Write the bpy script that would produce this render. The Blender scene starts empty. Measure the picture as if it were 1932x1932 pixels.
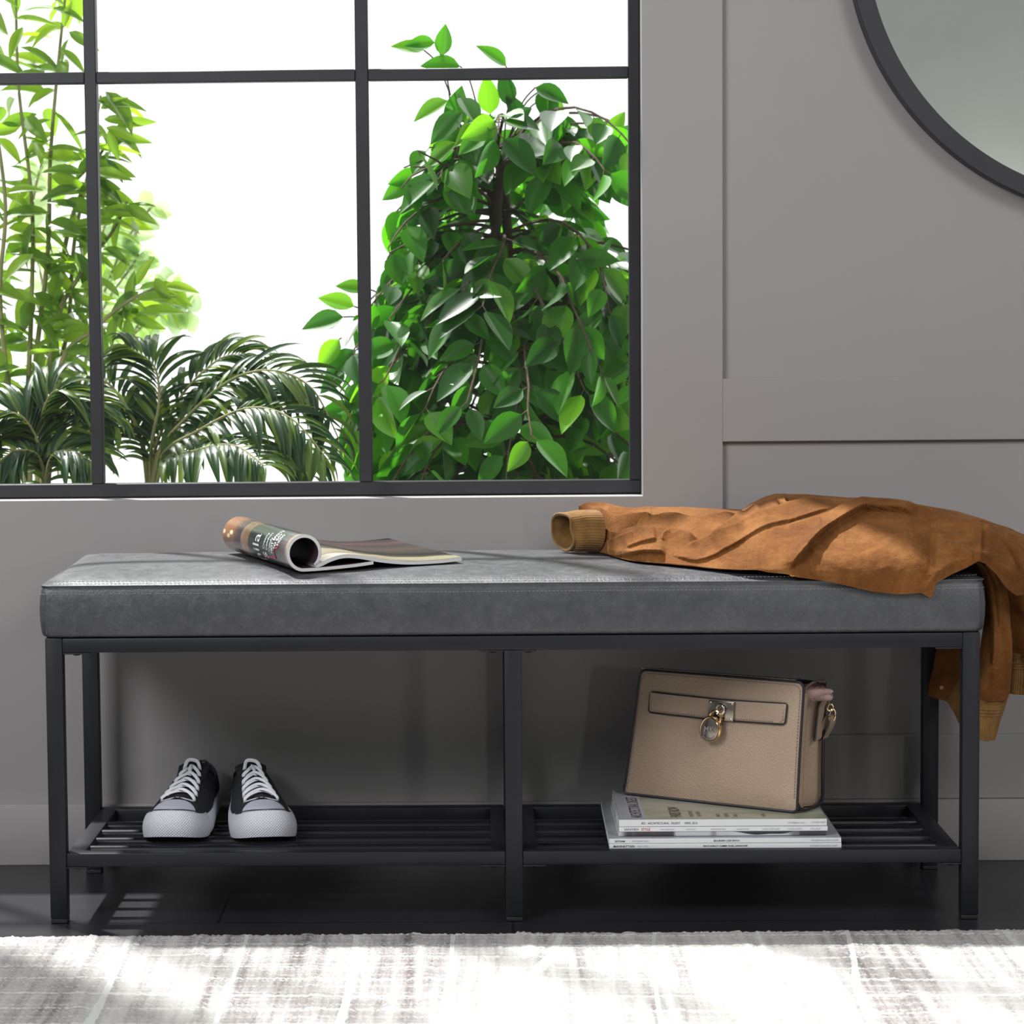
import bpy, bmesh, math, random
import numpy as np
from mathutils import Vector, Matrix, noise as mnoise
random.seed(7); rng = np.random.default_rng(11)
SC = bpy.context.scene
COL = SC.collection
PI = math.pi

# ------------------------------------------------------------------ camera
CX, CY, CZ, CP, CR, CW, CF, CSX, CSY = (-0.0306, -3.4344, 0.8031, 0.0771, -0.0091, -0.0199, 5000.0, -147.23, 4.73)
_f = np.array([math.sin(CW)*math.cos(CP), math.cos(CW)*math.cos(CP), -math.sin(CP)])
_r0 = np.array([math.cos(CW), -math.sin(CW), 0.0]); _u0 = np.cross(_r0, _f)
_R = math.cos(CR)*_r0 + math.sin(CR)*_u0; _U = -math.sin(CR)*_r0 + math.cos(CR)*_u0
_C = np.array([CX, CY, CZ])
def at(px, py, Y=None, Z=None):
    """measured point of the photograph -> place in the room at depth Y (or height Z)"""
    d = _f + _R*(px-966-CSX)/CF - _U*(py-966-CSY)/CF
    t = (Y-_C[1])/d[1] if Y is not None else (Z-_C[2])/d[2]
    return _C + t*d
cam = bpy.data.cameras.new('camera'); camo = bpy.data.objects.new('camera', cam); COL.objects.link(camo)
cam.sensor_width = 36; cam.sensor_fit = 'HORIZONTAL'; cam.lens = CF/1932*36
cam.shift_x = -CSX/1932; cam.shift_y = CSY/1932
camo.matrix_world = Matrix(((_R[0], _U[0], -_f[0], CX), (_R[1], _U[1], -_f[1], CY), (_R[2], _U[2], -_f[2], CZ), (0, 0, 0, 1)))
cam.dof.use_dof = True; cam.dof.focus_distance = 3.58; cam.dof.aperture_fstop = 9.5
cam.clip_start = 0.05; cam.clip_end = 200
SC.camera = camo
SC.view_settings.view_transform = 'Standard'; SC.view_settings.look = 'None'
SC.view_settings.gamma = 1; SC.view_settings.use_curve_mapping = False; SC.view_settings.exposure = 0
SC.cycles.max_bounces = 10; SC.cycles.transparent_max_bounces = 12
SC.cycles.caustics_reflective = False; SC.cycles.caustics_refractive = False
SC.cycles.sample_clamp_indirect = 6

# ------------------------------------------------------------------ materials
def mat(name, col=(.5, .5, .5), rough=.5, metal=0.0, spec=.5, sheen=0, coat=0):
    m = bpy.data.materials.new(name); m.use_nodes = True
    b = m.node_tree.nodes['Principled BSDF']
    b.inputs['Base Color'].default_value = (*col, 1); b.inputs['Roughness'].default_value = rough
    b.inputs['Metallic'].default_value = metal; b.inputs['Specular IOR Level'].default_value = spec
    if sheen: b.inputs['Sheen Weight'].default_value = sheen; b.inputs['Sheen Roughness'].default_value = .4
    if coat: b.inputs['Coat Weight'].default_value = coat; b.inputs['Coat Roughness'].default_value = .15
    return m
class NT:
    def __init__(s, m): s.t = m.node_tree; s.n = s.t.nodes; s.b = s.n.get('Principled BSDF')
    def add(s, typ, **k):
        n = s.n.new(typ)
        for a, v in k.items():
            if a.startswith('i_'):
                key = a[2:].replace('_', ' ')
                n.inputs[key if key in n.inputs else int(key)].default_value = v
            else: setattr(n, a, v)
        return n
    def l(s, a, ao, b, bi): s.t.links.new(a.outputs[ao], b.inputs[bi])
    def coord(s, scale=(1, 1, 1), out='Object', rot=(0, 0, 0)):
        c = s.add('ShaderNodeTexCoord'); mp = s.add('ShaderNodeMapping')
        mp.inputs['Scale'].default_value = scale; mp.inputs['Rotation'].default_value = rot
        s.l(c, out, mp, 'Vector'); return mp
    def noise(s, mp, scale, detail=4, rough=.5, dist=0):
        n = s.add('ShaderNodeTexNoise', i_Scale=scale, i_Detail=detail, i_Roughness=rough, i_Distortion=dist)
        s.l(mp, 'Vector', n, 'Vector'); return n
    def ramp(s, src, out, stops, interp='LINEAR'):
        r = s.add('ShaderNodeValToRGB'); e = r.color_ramp.elements; r.color_ramp.interpolation = interp
        while len(e) < len(stops): e.new(.5)
        for q, (p, c) in zip(e, stops): q.position = p; q.color = (*c, 1) if len(c) == 3 else c
        s.l(src, out, r, 'Fac'); return r
    def bump(s, src, out, strength, dist, prev=None):
        b = s.add('ShaderNodeBump', i_Strength=strength, i_Distance=dist)
        s.l(src, out, b, 'Height')
        if prev: s.l(prev, 'Normal', b, 'Normal')
        return b
    def math(s, op, a, b=None, ao=0, bo=0):
        n = s.add('ShaderNodeMath', operation=op)
        if isinstance(a, (int, float)): n.inputs[0].default_value = a
        else: s.l(a, ao, n, 0)
        if b is not None:
            if isinstance(b, (int, float)): n.inputs[1].default_value = b
            else: s.l(b, bo, n, 1)
        return n
def noisy(name, c1, c2, rough, scale=30, bscale=400, bstr=.15, bdist=.001, stretch=(1, 1, 1), lo=.3, hi=.7, **k):
    m = mat(name, c1, rough, **k); t = NT(m); mp = t.coord(stretch)
    n = t.noise(mp, scale, 5); r = t.ramp(n, 'Fac', [(lo, c1), (hi, c2)]); t.l(r, 'Color', t.b, 'Base Color')
    if bstr:
        n2 = t.noise(mp, bscale, 3); bp = t.bump(n2, 'Fac', bstr, bdist); t.l(bp, 'Normal', t.b, 'Normal')
    return m
M = {}
M['wall'] = noisy('painted_wall', (.292, .278, .275), (.305, .29, .287), .62, 4, 900, .12, .0006)
M['metal'] = noisy('black_powder_coat', (.0125, .013, .0175), (.0155, .016, .021), .45, 20, 1500, .08, .0003, spec=.3)
M['slat'] = mat('black_slat', (.012, .012, .015), .22)
M['black'] = mat('matt_black', (.012, .012, .013), .55)
M['winframe'] = noisy('window_frame_paint', (.018, .018, .023), (.024, .024, .03), .5, 15, 600, .1, .0004)
M['chrome'] = mat('chrome', (.62, .58, .52), .16, 1)
M['gold'] = mat('pale_gold', (.75, .5, .27), .18, 1)
M['plate'] = mat('gunmetal_gold', (.36, .32, .27), .2, 1)
M['white_rubber'] = noisy('white_rubber', (.62, .63, .7), (.68, .69, .76), .45, 60, 300, .1, .0005)
M['lace'] = noisy('white_cotton_lace', (.68, .68, .74), (.78, .78, .84), .85, 600, 2200, .5, .0006)
M['mirror'] = mat('mirror_glass', (.86, .88, .86), .01, 1)
M['soil'] = noisy('soil', (.04, .025, .015), (.08, .05, .03), .9, 60, 200, .5, .004)
M['pot'] = noisy('grey_pot', (.25, .24, .23), (.32, .31, .3), .7, 10, 100, .2, .002)
M['bark'] = noisy('bark', (.05, .028, .02), (.12, .075, .05), .85, 40, 120, .8, .004, stretch=(1, 1, .25))
M['stem'] = noisy('green_stem', (.16, .2, .06), (.3, .27, .12), .7, 30, 200, .4, .002)
M['ground'] = noisy('pale_terrace', (.55, .55, .53), (.65, .65, .63), .8, 6, 200, .2, .002)
M['thread'] = mat('seam_thread', (.24, .235, .25), .7)
M['ink'] = mat('black_ink', (.03, .03, .035), .5)
M['ink_grey'] = mat('grey_ink', (.3, .3, .32), .5)
M['ink_red'] = mat('red_ink', (.5, .07, .04), .5)
M['ink_white'] = mat('white_ink', (.85, .85, .85), .4)
M['ink_pink'] = mat('pink_ink', (.5, .06, .14), .4)
def floor_mat():
    m = mat('dark_floor_tile', (.03, .03, .035), .33); t = NT(m)
    mp = t.coord((1, 1, 1))
    br = t.add('ShaderNodeTexBrick', offset=.37, squash=1, i_Scale=1.0)
    br.inputs['Brick Width'].default_value = 1.05; br.inputs['Row Height'].default_value = .19; br.inputs['Mortar Size'].default_value = .0022
    br.inputs['Color1'].default_value = (.0165, .0165, .0195, 1); br.inputs['Color2'].default_value = (.0215, .0215, .025, 1); br.inputs['Mortar'].default_value = (.006, .006, .007, 1)
    t.l(mp, 'Vector', br, 'Vector')
    mp2 = t.coord((2, 40, 1)); n = t.noise(mp2, 3, 6, .6)
    mx = t.add('ShaderNodeMixRGB', blend_type='MULTIPLY'); mx.inputs['Fac'].default_value = .6
    r = t.ramp(n, 'Fac', [(.3, (.7, .7, .7)), (.75, (1.35, 1.35, 1.35))])
    t.l(br, 'Color', mx, 'Color1'); t.l(r, 'Color', mx, 'Color2'); t.l(mx, 'Color', t.b, 'Base Color')
    b1 = t.bump(n, 'Fac', .12, .001); b2 = t.bump(br, 'Fac', -.5, .002, b1); t.l(b2, 'Normal', t.b, 'Normal')
    return m
M['floor'] = floor_mat()
M['dark_wall'] = noisy('charcoal_wall', (.105, .108, .102), (.115, .118, .112), .7, 4, 900, .1, .0006)
def leather():
    m = mat('grey_faux_leather', (.07, .073, .08), .42, spec=.85); t = NT(m); mp = t.coord()
    n1 = t.noise(mp, 9, 6, .6, .4); n2 = t.noise(mp, 60, 5, .65)
    n9 = t.noise(mp, 230, 4, .7); a = t.math('ADD', t.math('MULTIPLY', n1, .55), t.math('ADD', t.math('MULTIPLY', n2, .6), t.math('MULTIPLY', n9, .85))); a = t.math('MULTIPLY', a, .5)
    r = t.ramp(a, 0, [(.38, (.029, .030, .035)), (.52, (.046, .047, .054)), (.66, (.078, .080, .089))])
    v = t.add('ShaderNodeTexVoronoi', feature='DISTANCE_TO_EDGE', i_Scale=16); nn = t.noise(mp, 8, 6, .7)
    mixv = t.add('ShaderNodeMixRGB'); mixv.inputs['Fac'].default_value = .25
    t.l(mp, 'Vector', mixv, 'Color1'); t.l(nn, 'Color', mixv, 'Color2'); t.l(mixv, 'Color', v, 'Vector')
    cr = t.ramp(v, 'Distance', [(0, (1, 1, 1)), (.012, (0, 0, 0))]); msk = t.noise(mp, 14, 3); mr = t.ramp(msk, 'Fac', [(.5, (0, 0, 0)), (.62, (1, 1, 1))])
    mm = t.math('MULTIPLY', cr, mr); mm = t.math('MULTIPLY', mm, .35)
    mx = t.add('ShaderNodeMixRGB'); t.l(mm, 0, mx, 'Fac'); t.l(r, 'Color', mx, 'Color1'); mx.inputs['Color2'].default_value = (.17, .17, .18, 1)
    t.l(mx, 'Color', t.b, 'Base Color')
    vg = t.add('ShaderNodeTexVoronoi', i_Scale=520); t.l(mp, 'Vector', vg, 'Vector')
    b1 = t.bump(vg, 'Distance', .12, .0008); b2 = t.bump(a, 0, .35, .004, b1); t.l(b2, 'Normal', t.b, 'Normal')
    rr = t.ramp(n2, 'Fac', [(.3, (.36,)*3), (.7, (.5,)*3)]); t.l(rr, 'Color', t.b, 'Roughness')
    return m
M['leather'] = leather()
def pebble(name, c1, c2, rough=.5):
    m = mat(name, c1, rough); t = NT(m); mp = t.coord()
    n = t.noise(mp, 12, 4); r = t.ramp(n, 'Fac', [(.3, c1), (.7, c2)]); t.l(r, 'Color', t.b, 'Base Color')
    v = t.add('ShaderNodeTexVoronoi', i_Scale=430); t.l(mp, 'Vector', v, 'Vector')
    b = t.bump(v, 'Distance', .45, .0012); b2 = t.bump(n, 'Fac', .25, .004, b); t.l(b2, 'Normal', t.b, 'Normal')
    return m
M['taupe'] = pebble('taupe_pebbled_leather', (.36, .262, .188), (.40, .295, .215), .48)
M['taupe2'] = pebble('taupe_gusset_leather', (.34, .248, .172), (.38, .28, .20), .5)
M['pink'] = noisy('pink_lining_cloth', (.36, .235, .215), (.42, .28, .255), .7, 20, 900, .3, .0006)
M['edge'] = mat('dark_edge_paint', (.016, .015, .022), .45)
def suede():
    m = mat('tan_suede', (.40, .165, .04), .92, spec=.2, sheen=.12); t = NT(m); mp = t.coord()
    n = t.noise(mp, 16, 6, .65, .5); n2 = t.noise(mp, 260, 3, .7)
    a = t.math('MULTIPLY', n2, .35); a = t.math('ADD', n, a)
    r = t.ramp(a, 0, [(.46, (.098, .034, .008)), (.66, (.150, .055, .0125)), (.84, (.22, .092, .026))]); t.l(r, 'Color', t.b, 'Base Color')
    t.b.inputs['Sheen Tint'].default_value = (1, .62, .3, 1)
    b1 = t.bump(n2, 'Fac', .5, .0015); n3 = t.noise(mp, 45, 4, .6); b2 = t.bump(n3, 'Fac', .3, .005, b1); t.l(b2, 'Normal', t.b, 'Normal')
    return m
M['suede'] = suede()
def ribbed():
    m = mat('ribbed_knit', (.36, .19, .05), .95, spec=.2, sheen=.3); t = NT(m)
    uv = t.add('ShaderNodeUVMap'); w = t.add('ShaderNodeTexWave', wave_type='BANDS', bands_direction='X', i_Scale=1.0); 
    w.inputs['Distortion'].default_value = .4; w.inputs['Detail'].default_value = 1
    t.l(uv, 'UV', w, 'Vector')
    r = t.ramp(w, 'Fac', [(0, (.19, .085, .017)), (.6, (.36, .18, .042)), (1, (.44, .23, .06))]); t.l(r, 'Color', t.b, 'Base Color')
    b = t.bump(w, 'Fac', .9, .0012); t.l(b, 'Normal', t.b, 'Normal'); return m
M['rib'] = ribbed()
def canvas():
    m = mat('black_denim_canvas', (.025, .026, .03), .9, spec=.2); t = NT(m); mp = t.coord((1, 1, 1))
    n = t.noise(mp, 500, 4, .8); r = t.ramp(n, 'Fac', [(.35, (.012, .012, .015)), (.55, (.028, .029, .036)), (.75, (.09, .092, .11))]); t.l(r, 'Color', t.b, 'Base Color')
    b = t.bump(n, 'Fac', .5, .0008); t.l(b, 'Normal', t.b, 'Normal'); return m
M['canvas'] = canvas()
def bumper():
    m = mat('diamond_textured_rubber', (.6, .6, .66), .5); t = NT(m)
    uv = t.add('ShaderNodeUVMap'); mp = t.add('ShaderNodeMapping'); t.l(uv, 'UV', mp, 'Vector'); sx = t.add('ShaderNodeSeparateXYZ'); t.l(mp, 'Vector', sx, 'Vector')
    p = t.math('ADD', sx, sx, 0, 1); q = t.math('SUBTRACT', sx, sx, 0, 1)
    sp = t.math('SINE', p); sq = t.math('SINE', q); pr = t.math('MULTIPLY', sp, sq); pr = t.math('ABSOLUTE', pr)
    r = t.ramp(pr, 0, [(.05, (.50, .50, .54)), (.5, (.70, .71, .78))]); t.l(r, 'Color', t.b, 'Base Color')
    b = t.bump(pr, 0, .6, .0010); t.l(b, 'Normal', t.b, 'Normal'); return m
M['bumper'] = bumper()
def leafmat(name, cols, trans=.5, rough=.42, tc=None, vein=True):
    m = bpy.data.materials.new(name); m.use_nodes = True; t = NT(m); t.n.remove(t.b)
    out = t.n['Material Output']; g = t.add('ShaderNodeNewGeometry')
    k = len(cols); r = t.ramp(g, 'Random Per Island', [(i/(k-1) if k > 1 else 0, c) for i, c in enumerate(cols)])
    d = t.add('ShaderNodeBsdfDiffuse'); tr = t.add('ShaderNodeBsdfTranslucent'); gl = t.add('ShaderNodeBsdfGlossy'); gl.inputs['Roughness'].default_value = rough
    uv = t.add('ShaderNodeUVMap'); sx = t.add('ShaderNodeSeparateXYZ'); t.l(uv, 'UV', sx, 'Vector')
    cx = t.math('SUBTRACT', sx, .5, 0); cx = t.math('ABSOLUTE', cx); vr = t.ramp(cx, 0, [(0, (1, 1, 1)), (.06, (.6, .6, .6)), (.12, (0, 0, 0))])
    mx = t.add('ShaderNodeMixRGB', blend_type='MULTIPLY'); mf = t.math('MULTIPLY', vr, .75 if vein else 0); t.l(mf, 0, mx, 'Fac')
    t.l(r, 'Color', mx, 'Color1'); mx.inputs['Color2'].default_value = (1.6, 1.5, 1.2, 1) if vein == 2 else (.45, .5, .5, 1)
    t.l(mx, 'Color', d, 'Color')
    hs = t.add('ShaderNodeMixRGB', blend_type='MULTIPLY'); hs.inputs['Fac'].default_value = 1; t.l(r, 'Color', hs, 'Color1'); hs.inputs['Color2'].default_value = tc or (3.2, 3.0, 1.1, 1)
    t.l(hs, 'Color', tr, 'Color')
    a = t.add('ShaderNodeMixShader'); a.inputs[0].default_value = trans; t.l(d, 0, a, 1); t.l(tr, 0, a, 2)
    f = t.add('ShaderNodeLayerWeight'); f.inputs['Blend'].default_value = .12; f = t.math('MULTIPLY', f, .22); f = t.math('ADD', f, .02); b = t.add('ShaderNodeMixShader'); t.l(f, 0, b, 0); t.l(a, 0, b, 1); t.l(gl, 0, b, 2)
    t.l(b, 0, out, 'Surface'); return m
M['ficus'] = leafmat('ficus_leaf', [(.010, .060, .007), (.016, .095, .008), (.045, .20, .010), (.014, .080, .009), (.12, .33, .02)])
M['bushleaf'] = leafmat('bamboo_like_leaf', [(.05, .12, .02), (.10, .19, .025), (.15, .26, .03), (.06, .13, .03)])
M['palmleaf'] = leafmat('palm_leaf', [(.012, .042, .018), (.022, .060, .020), (.10, .16, .025)], .35, vein=False)
M['gumleaf'] = leafmat('pale_round_leaf', [(.24, .32, .20), (.30, .38, .20)], .6, tc=(3.0, 3.0, 2.6, 1))
def glass():
    m = bpy.data.materials.new('window_glass'); m.use_nodes = True; t = NT(m); t.n.remove(t.b); out = t.n['Material Output']
    tr = t.add('ShaderNodeBsdfTransparent'); gl = t.add('ShaderNodeBsdfGlossy'); gl.inputs['Roughness'].default_value = .02
    mx = t.add('ShaderNodeMixShader'); mx.inputs[0].default_value = .025
    t.l(tr, 0, mx, 1); t.l(gl, 0, mx, 2); t.l(mx, 0, out, 'Surface'); return m
M['glass'] = glass()
def rugmat():
    m = mat('woven_wool_rug', (.6, .58, .55), .95, spec=.1); t = NT(m)
    warp = t.noise(t.coord((60, 2.2, 1), rot=(0, 0, .012)), 1, 3, .6)           # streaks running away from the viewer
    band = t.noise(t.coord((5.5, .5, 1), rot=(0, 0, .012)), 1, 2, .5)
    weft = t.noise(t.coord((3, 110, 1)), 1, 3, .6)
    fl = t.noise(t.coord(), 420, 3, .8)
    a = t.math('MULTIPLY', warp, .55); b = t.math('MULTIPLY', band, .50); c = t.math('MULTIPLY', weft, .18); d = t.math('MULTIPLY', fl, .42)
    s = t.math('ADD', t.math('ADD', a, b), t.math('ADD', c, d))
    r = t.ramp(s, 0, [(.66, (.15, .135, .135)), (.75, (.29, .275, .27)), (.85, (.40, .39, .375)), (.98, (.49, .48, .46))]); 
    # thick pale yarns, some along the depth, some across
    cx = t.coord((1, 1, 1), rot=(0, 0, .012)); sx = t.add('ShaderNodeSeparateXYZ'); t.l(cx, 'Vector', sx, 'Vector')
    def lines(sep, idx, freq, width, wob):
        nn = t.noise(t.coord((3.1, .3, 1) if idx == 0 else (.3, 3.1, 1)), 1.3, 2); n5 = t.noise(t.coord((1, 1, 1)), 90, 2); n5 = t.math('MULTIPLY', n5, .012 if idx == 0 else .004); nn = t.math('ADD', nn, n5); w_ = t.math('MULTIPLY', nn, wob); x = t.math('ADD', sep, w_, idx, 0)
        x = t.math('MULTIPLY', x, freq); fr = t.math('FRACT', x); fr = t.math('SUBTRACT', fr, .5); fr = t.math('ABSOLUTE', fr)
        return t.math('LESS_THAN', fr, width)
    l1 = lines(sx, 0, 7.3, .028, .30); l2 = lines(sx, 1, 15.7, .045, .12); l3 = lines(sx, 1, 37, .04, .005)
    l3 = t.math('MULTIPLY', l3, .6)
    tot = t.math('MAXIMUM', t.math('MAXIMUM', l1, l2), l3); tot = t.math('MULTIPLY', tot, .8)
    mx = t.add('ShaderNodeMixRGB'); t.l(tot, 0, mx, 'Fac'); t.l(r, 'Color', mx, 'Color1'); mx.inputs['Color2'].default_value = (.56, .57, .55, 1)
    t.l(mx, 'Color', t.b, 'Base Color')
    bp = t.bump(fl, 'Fac', .6, .003); t.l(bp, 'Normal', t.b, 'Normal'); return m
M['rug'] = rugmat()

# ------------------------------------------------------------------ mesh tools
def tag(o, label=None, cat=None, group=None, kind=None):
    if label: o['label'] = label
    if cat: o['category'] = cat
    if group: o['group'] = group
    if kind: o['kind'] = kind
    return o
def empty(name, loc, rz=0, label=None, cat=None, group=None):
    o = bpy.data.objects.new(name, None); COL.objects.link(o); o.location = loc; o.rotation_euler = (0, 0, rz); o.empty_display_size = .05
    return tag(o, label, cat, group)
class G:
    """collects geometry; build() links it as one mesh object. Points are world points unless parent-local is wanted."""
    def __init__(s): s.v = []; s.f = []; s.uv = []; s.n = 0; s.has = False
    def add(s, v, f, uv=None):
        v = np.asarray(v, float).reshape(-1, 3); s.v.append(v)
        for q in f: s.f.append(tuple(int(i)+s.n for i in q))
        s.uv.append(np.zeros((len(v), 2)) if uv is None else np.asarray(uv, float).reshape(-1, 2)); s.has |= uv is not None
        s.n += len(v)
    def box(s, x0, x1, y0, y1, z0, z1, bev=0.0, seg=2):
        bm = bmesh.new(); bmesh.ops.create_cube(bm, size=1)
        for v in bm.verts: v.co = Vector(((x0+x1)/2+v.co.x*(x1-x0), (y0+y1)/2+v.co.y*(y1-y0), (z0+z1)/2+v.co.z*(z1-z0)))
        if bev: bmesh.ops.bevel(bm, geom=bm.edges[:], offset=bev, segments=seg, affect='EDGES', profile=.5)
        bm.verts.index_update(); s.add([v.co[:] for v in bm.verts], [[v.index for v in f.verts] for f in bm.faces]); bm.free()
    def grid(s, P, closeu=False, closev=False, uv=None, flip=False):
        P = np.asarray(P, float); a, b = P.shape[:2]; f = []
        for i in range(a if closeu else a-1):
            for j in range(b if closev else b-1):
                q = [i*b+j, ((i+1) % a)*b+j, ((i+1) % a)*b+(j+1) % b, i*b+(j+1) % b]
                f.append(q[::-1] if flip else q)
        s.add(P.reshape(-1, 3), f, uv)
    def tube(s, pts, r, n=8, flat=1.0, caps=True, up=None, closed=False):
        """r: number or list; flat: second radius factor"""
        pts = np.asarray(pts, float); k = len(pts); r = np.broadcast_to(np.asarray(r, float), (k,))
        T = np.roll(pts, -1, 0)-np.roll(pts, 1, 0) if closed else np.gradient(pts, axis=0); T /= np.linalg.norm(T, axis=1)[:, None]+1e-12
        u = np.array(up if up is not None else ([0, 0, 1] if abs(T[0][2]) < .9 else [1, 0, 0]), float); rings = []
        for i in range(k):
            u = u-T[i]*(u@T[i]); u /= np.linalg.norm(u)+1e-12; w = np.cross(T[i], u)
            a = np.arange(n)/n*2*PI
            rings.append(pts[i]+r[i]*(np.cos(a)[:, None]*w+flat*np.sin(a)[:, None]*u))
        base = s.n; s.grid(np.array(rings), closeu=closed, closev=True, flip=True)
        if caps and not closed:
            s.f.append(tuple(base+j for j in range(n))); s.f.append(tuple(base+(k-1)*n+j for j in range(n))[::-1])
    def lathe(s, prof, c, axis=(0, 0, 1), n=32):
        ax = Vector(axis).normalized(); q = Vector((0, 0, 1)).rotation_difference(ax).to_matrix()
        P = [[(q@Vector((r*math.cos(t), r*math.sin(t), h)))[:] for t in np.arange(n)/n*2*PI] for r, h in prof]
        s.grid(np.array(P)+np.array(c, float), closev=True, flip=True)
    def build(s, name, m, parent=None, world=True, smooth=True, angle=40, mods=None):
        V = np.concatenate(s.v)
        if parent is not None and world:
            par = parent; Mx = Matrix.Identity(4)
            while par is not None: Mx = par.matrix_basis @ Mx; par = par.parent
            V = (np.array(Mx.inverted()) @ np.c_[V, np.ones(len(V))].T).T[:, :3]
        me = bpy.data.meshes.new(name); me.from_pydata(V.tolist(), [], s.f); me.update()
        if s.has:
            UV = np.concatenate(s.uv); ul = me.uv_layers.new(name='UVMap'); li = np.zeros(len(me.loops), int); me.loops.foreach_get('vertex_index', li)
            ul.data.foreach_set('uv', UV[li].ravel())
        me.materials.append(M[m] if isinstance(m, str) else m)
        if smooth:
            me.polygons.foreach_set('use_smooth', [True]*len(me.polygons)); me.set_sharp_from_angle(angle=math.radians(angle))
        o = bpy.data.objects.new(name, me); COL.objects.link(o)
        if parent is not None: o.parent = parent
        return o
def struct(o): o['kind'] = 'structure'; return o
def cr(P, n):
    """Catmull-Rom resample of control points to n points, evenly in parameter"""
    P = np.asarray(P, float); k = len(P); t = np.linspace(0, k-1, n); i = np.minimum(t.astype(int), k-2); f = (t-i)
    f = f.reshape(-1, *([1]*(P.ndim-1)))
    p0 = P[np.maximum(i-1, 0)]; p1 = P[i]; p2 = P[i+1]; p3 = P[np.minimum(i+2, k-1)]
    return .5*((2*p1)+(-p0+p2)*f+(2*p0-5*p1+4*p2-p3)*f*f+(-p0+3*p1-3*p2+p3)*f**3)
def text_mesh(s, size, align='LEFT', bold=False, squash=1.0):
    """outline lettering as plain triangles: vertices (x, y) and faces"""
    c = bpy.data.curves.new('t', 'FONT'); c.body = s; c.size = size; c.align_x = align; c.resolution_u = 3
    if bold: c.offset = size*.022
    o = bpy.data.objects.new('t', c); COL.objects.link(o); dg = bpy.context.evaluated_depsgraph_get(); dg.update()
    me = bpy.data.meshes.new_from_object(o.evaluated_get(dg)); V = np.array([v.co[:] for v in me.vertices]).reshape(-1, 3); F = [list(p.vertices) for p in me.polygons]
    bpy.data.objects.remove(o); bpy.data.curves.remove(c); bpy.data.meshes.remove(me)
    if len(V): V[:, 0] *= squash
    return V, F
# ------------------------------------------------------------------ room
WX0, WX1, WZ0, WZ1 = -1.20, .1950, .5325, 3.2
g = G()
g.box(-2.6, .3095, .38, .47, 0, WZ0); g.box(WX1, .3095, .38, .47, WZ0, WZ1); g.box(-2.6, WX0, .38, .47, WZ0, WZ1); g.box(-2.6, .3095, .38, .47, WZ1, 3.4)
g.box(.3095, 2.6, .389, .47, 0, 3.4)
struct(g.build('wall_back', 'wall', smooth=False))
for i, (x0, x1, z0, z1) in enumerate([(.3095, 2.6, .6100, .7005), (.3095, 2.6, .0895, .1825), (.3095, 2.6, 3.2, 3.4)]):
    g = G(); g.box(x0, x1, .380, .389, z0, z1, .0008, 1); struct(g.build('trim_%d' % (i+1), 'wall', smooth=False))
g = G(); g.box(-2.6, 2.6, .3705, .380, 0, .0895, .0015, 2); struct(g.build('baseboard_back', 'wall'))
g = G(); g.box(-2.6, 2.6, -5.0, .38, -.03, 0); struct(g.build('floor', 'floor', smooth=False))
g = G(); g.box(-2.6, 2.6, -5.1, -5.0, -.03, 2.6); struct(g.build('wall_front', 'dark_wall', smooth=False))
g = G(); g.box(-2.2, 1.4, .47, 2.6, -.05, 0); struct(g.build('ground', 'ground', smooth=False))
# window: frame, glazing bars, one pane per opening
win = empty('window_1', (-.6, .4375, WZ0)); struct(win)
fy0, fy1 = .425, .449
g = G()
g.box(WX0+.0003, WX1-.0003, fy0, fy1, WZ0+.0012, .5535, .0012, 1); g.box(.1786, WX1-.0003, fy0, fy1, .5535, WZ1-.02, .0012, 1)
g.box(WX0+.0003, WX0+.017, fy0, fy1, .5535, WZ1-.02, .0012, 1); g.box(WX0+.0003, WX1-.0003, fy0, fy1, WZ1-.02, WZ1-.0005, .0012, 1)
g.build('window_frame', 'winframe', win)
MX = [(-1.0015, -.985), (-.6078, -.5905), (-.2155, -.1968)]
for a, b in MX:
    g = G(); g.box(a, b, fy0, fy1, .5535, WZ1-.02, .0012, 1); g.build('mullion', 'winframe', win)
MZ = [(1.134, 1.1505)]
xs = [WX0+.017]+[q for m_ in MX for q in m_]+[.1786]; zs = [.5535]+[q for m_ in MZ for q in m_]+[WZ1-.02]
for a, b in MZ:
    for k in range(0, len(xs), 2):
        g = G(); g.box(xs[k], xs[k+1], fy0+.001, fy1-.001, a, b, .0012, 1); g.build('glazing_bar', 'winframe', win)
for i in range(0, len(xs), 2):
    for j in range(0, len(zs), 2):
        g = G(); g.box(xs[i], xs[i+1], .4365, .4395, zs[j], zs[j+1]); g.build('pane', 'glass', win, smooth=False)

# ------------------------------------------------------------------ lights and daylight
w = bpy.data.worlds.new('daylight'); SC.world = w; w.use_nodes = True; wt = w.node_tree; bg = wt.nodes['Background']
tc = wt.nodes.new('ShaderNodeTexCoord'); sx = wt.nodes.new('ShaderNodeSeparateXYZ'); wt.links.new(tc.outputs['Generated'], sx.inputs[0])
rp = wt.nodes.new('ShaderNodeValToRGB'); mr = wt.nodes.new('ShaderNodeMapRange'); mr.inputs['From Min'].default_value = -1; mr.inputs['From Max'].default_value = 1
wt.links.new(sx.outputs['Y'], mr.inputs['Value']); wt.links.new(mr.outputs[0], rp.inputs[0])
e = rp.color_ramp.elements; e[0].position = .40; e[0].color = (.16, .165, .175, 1); e[1].position = .62; e[1].color = (1.25, 1.27, 1.27, 1)
wt.links.new(rp.outputs[0], bg.inputs['Color']); bg.inputs['Strength'].default_value = 1.15
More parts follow.
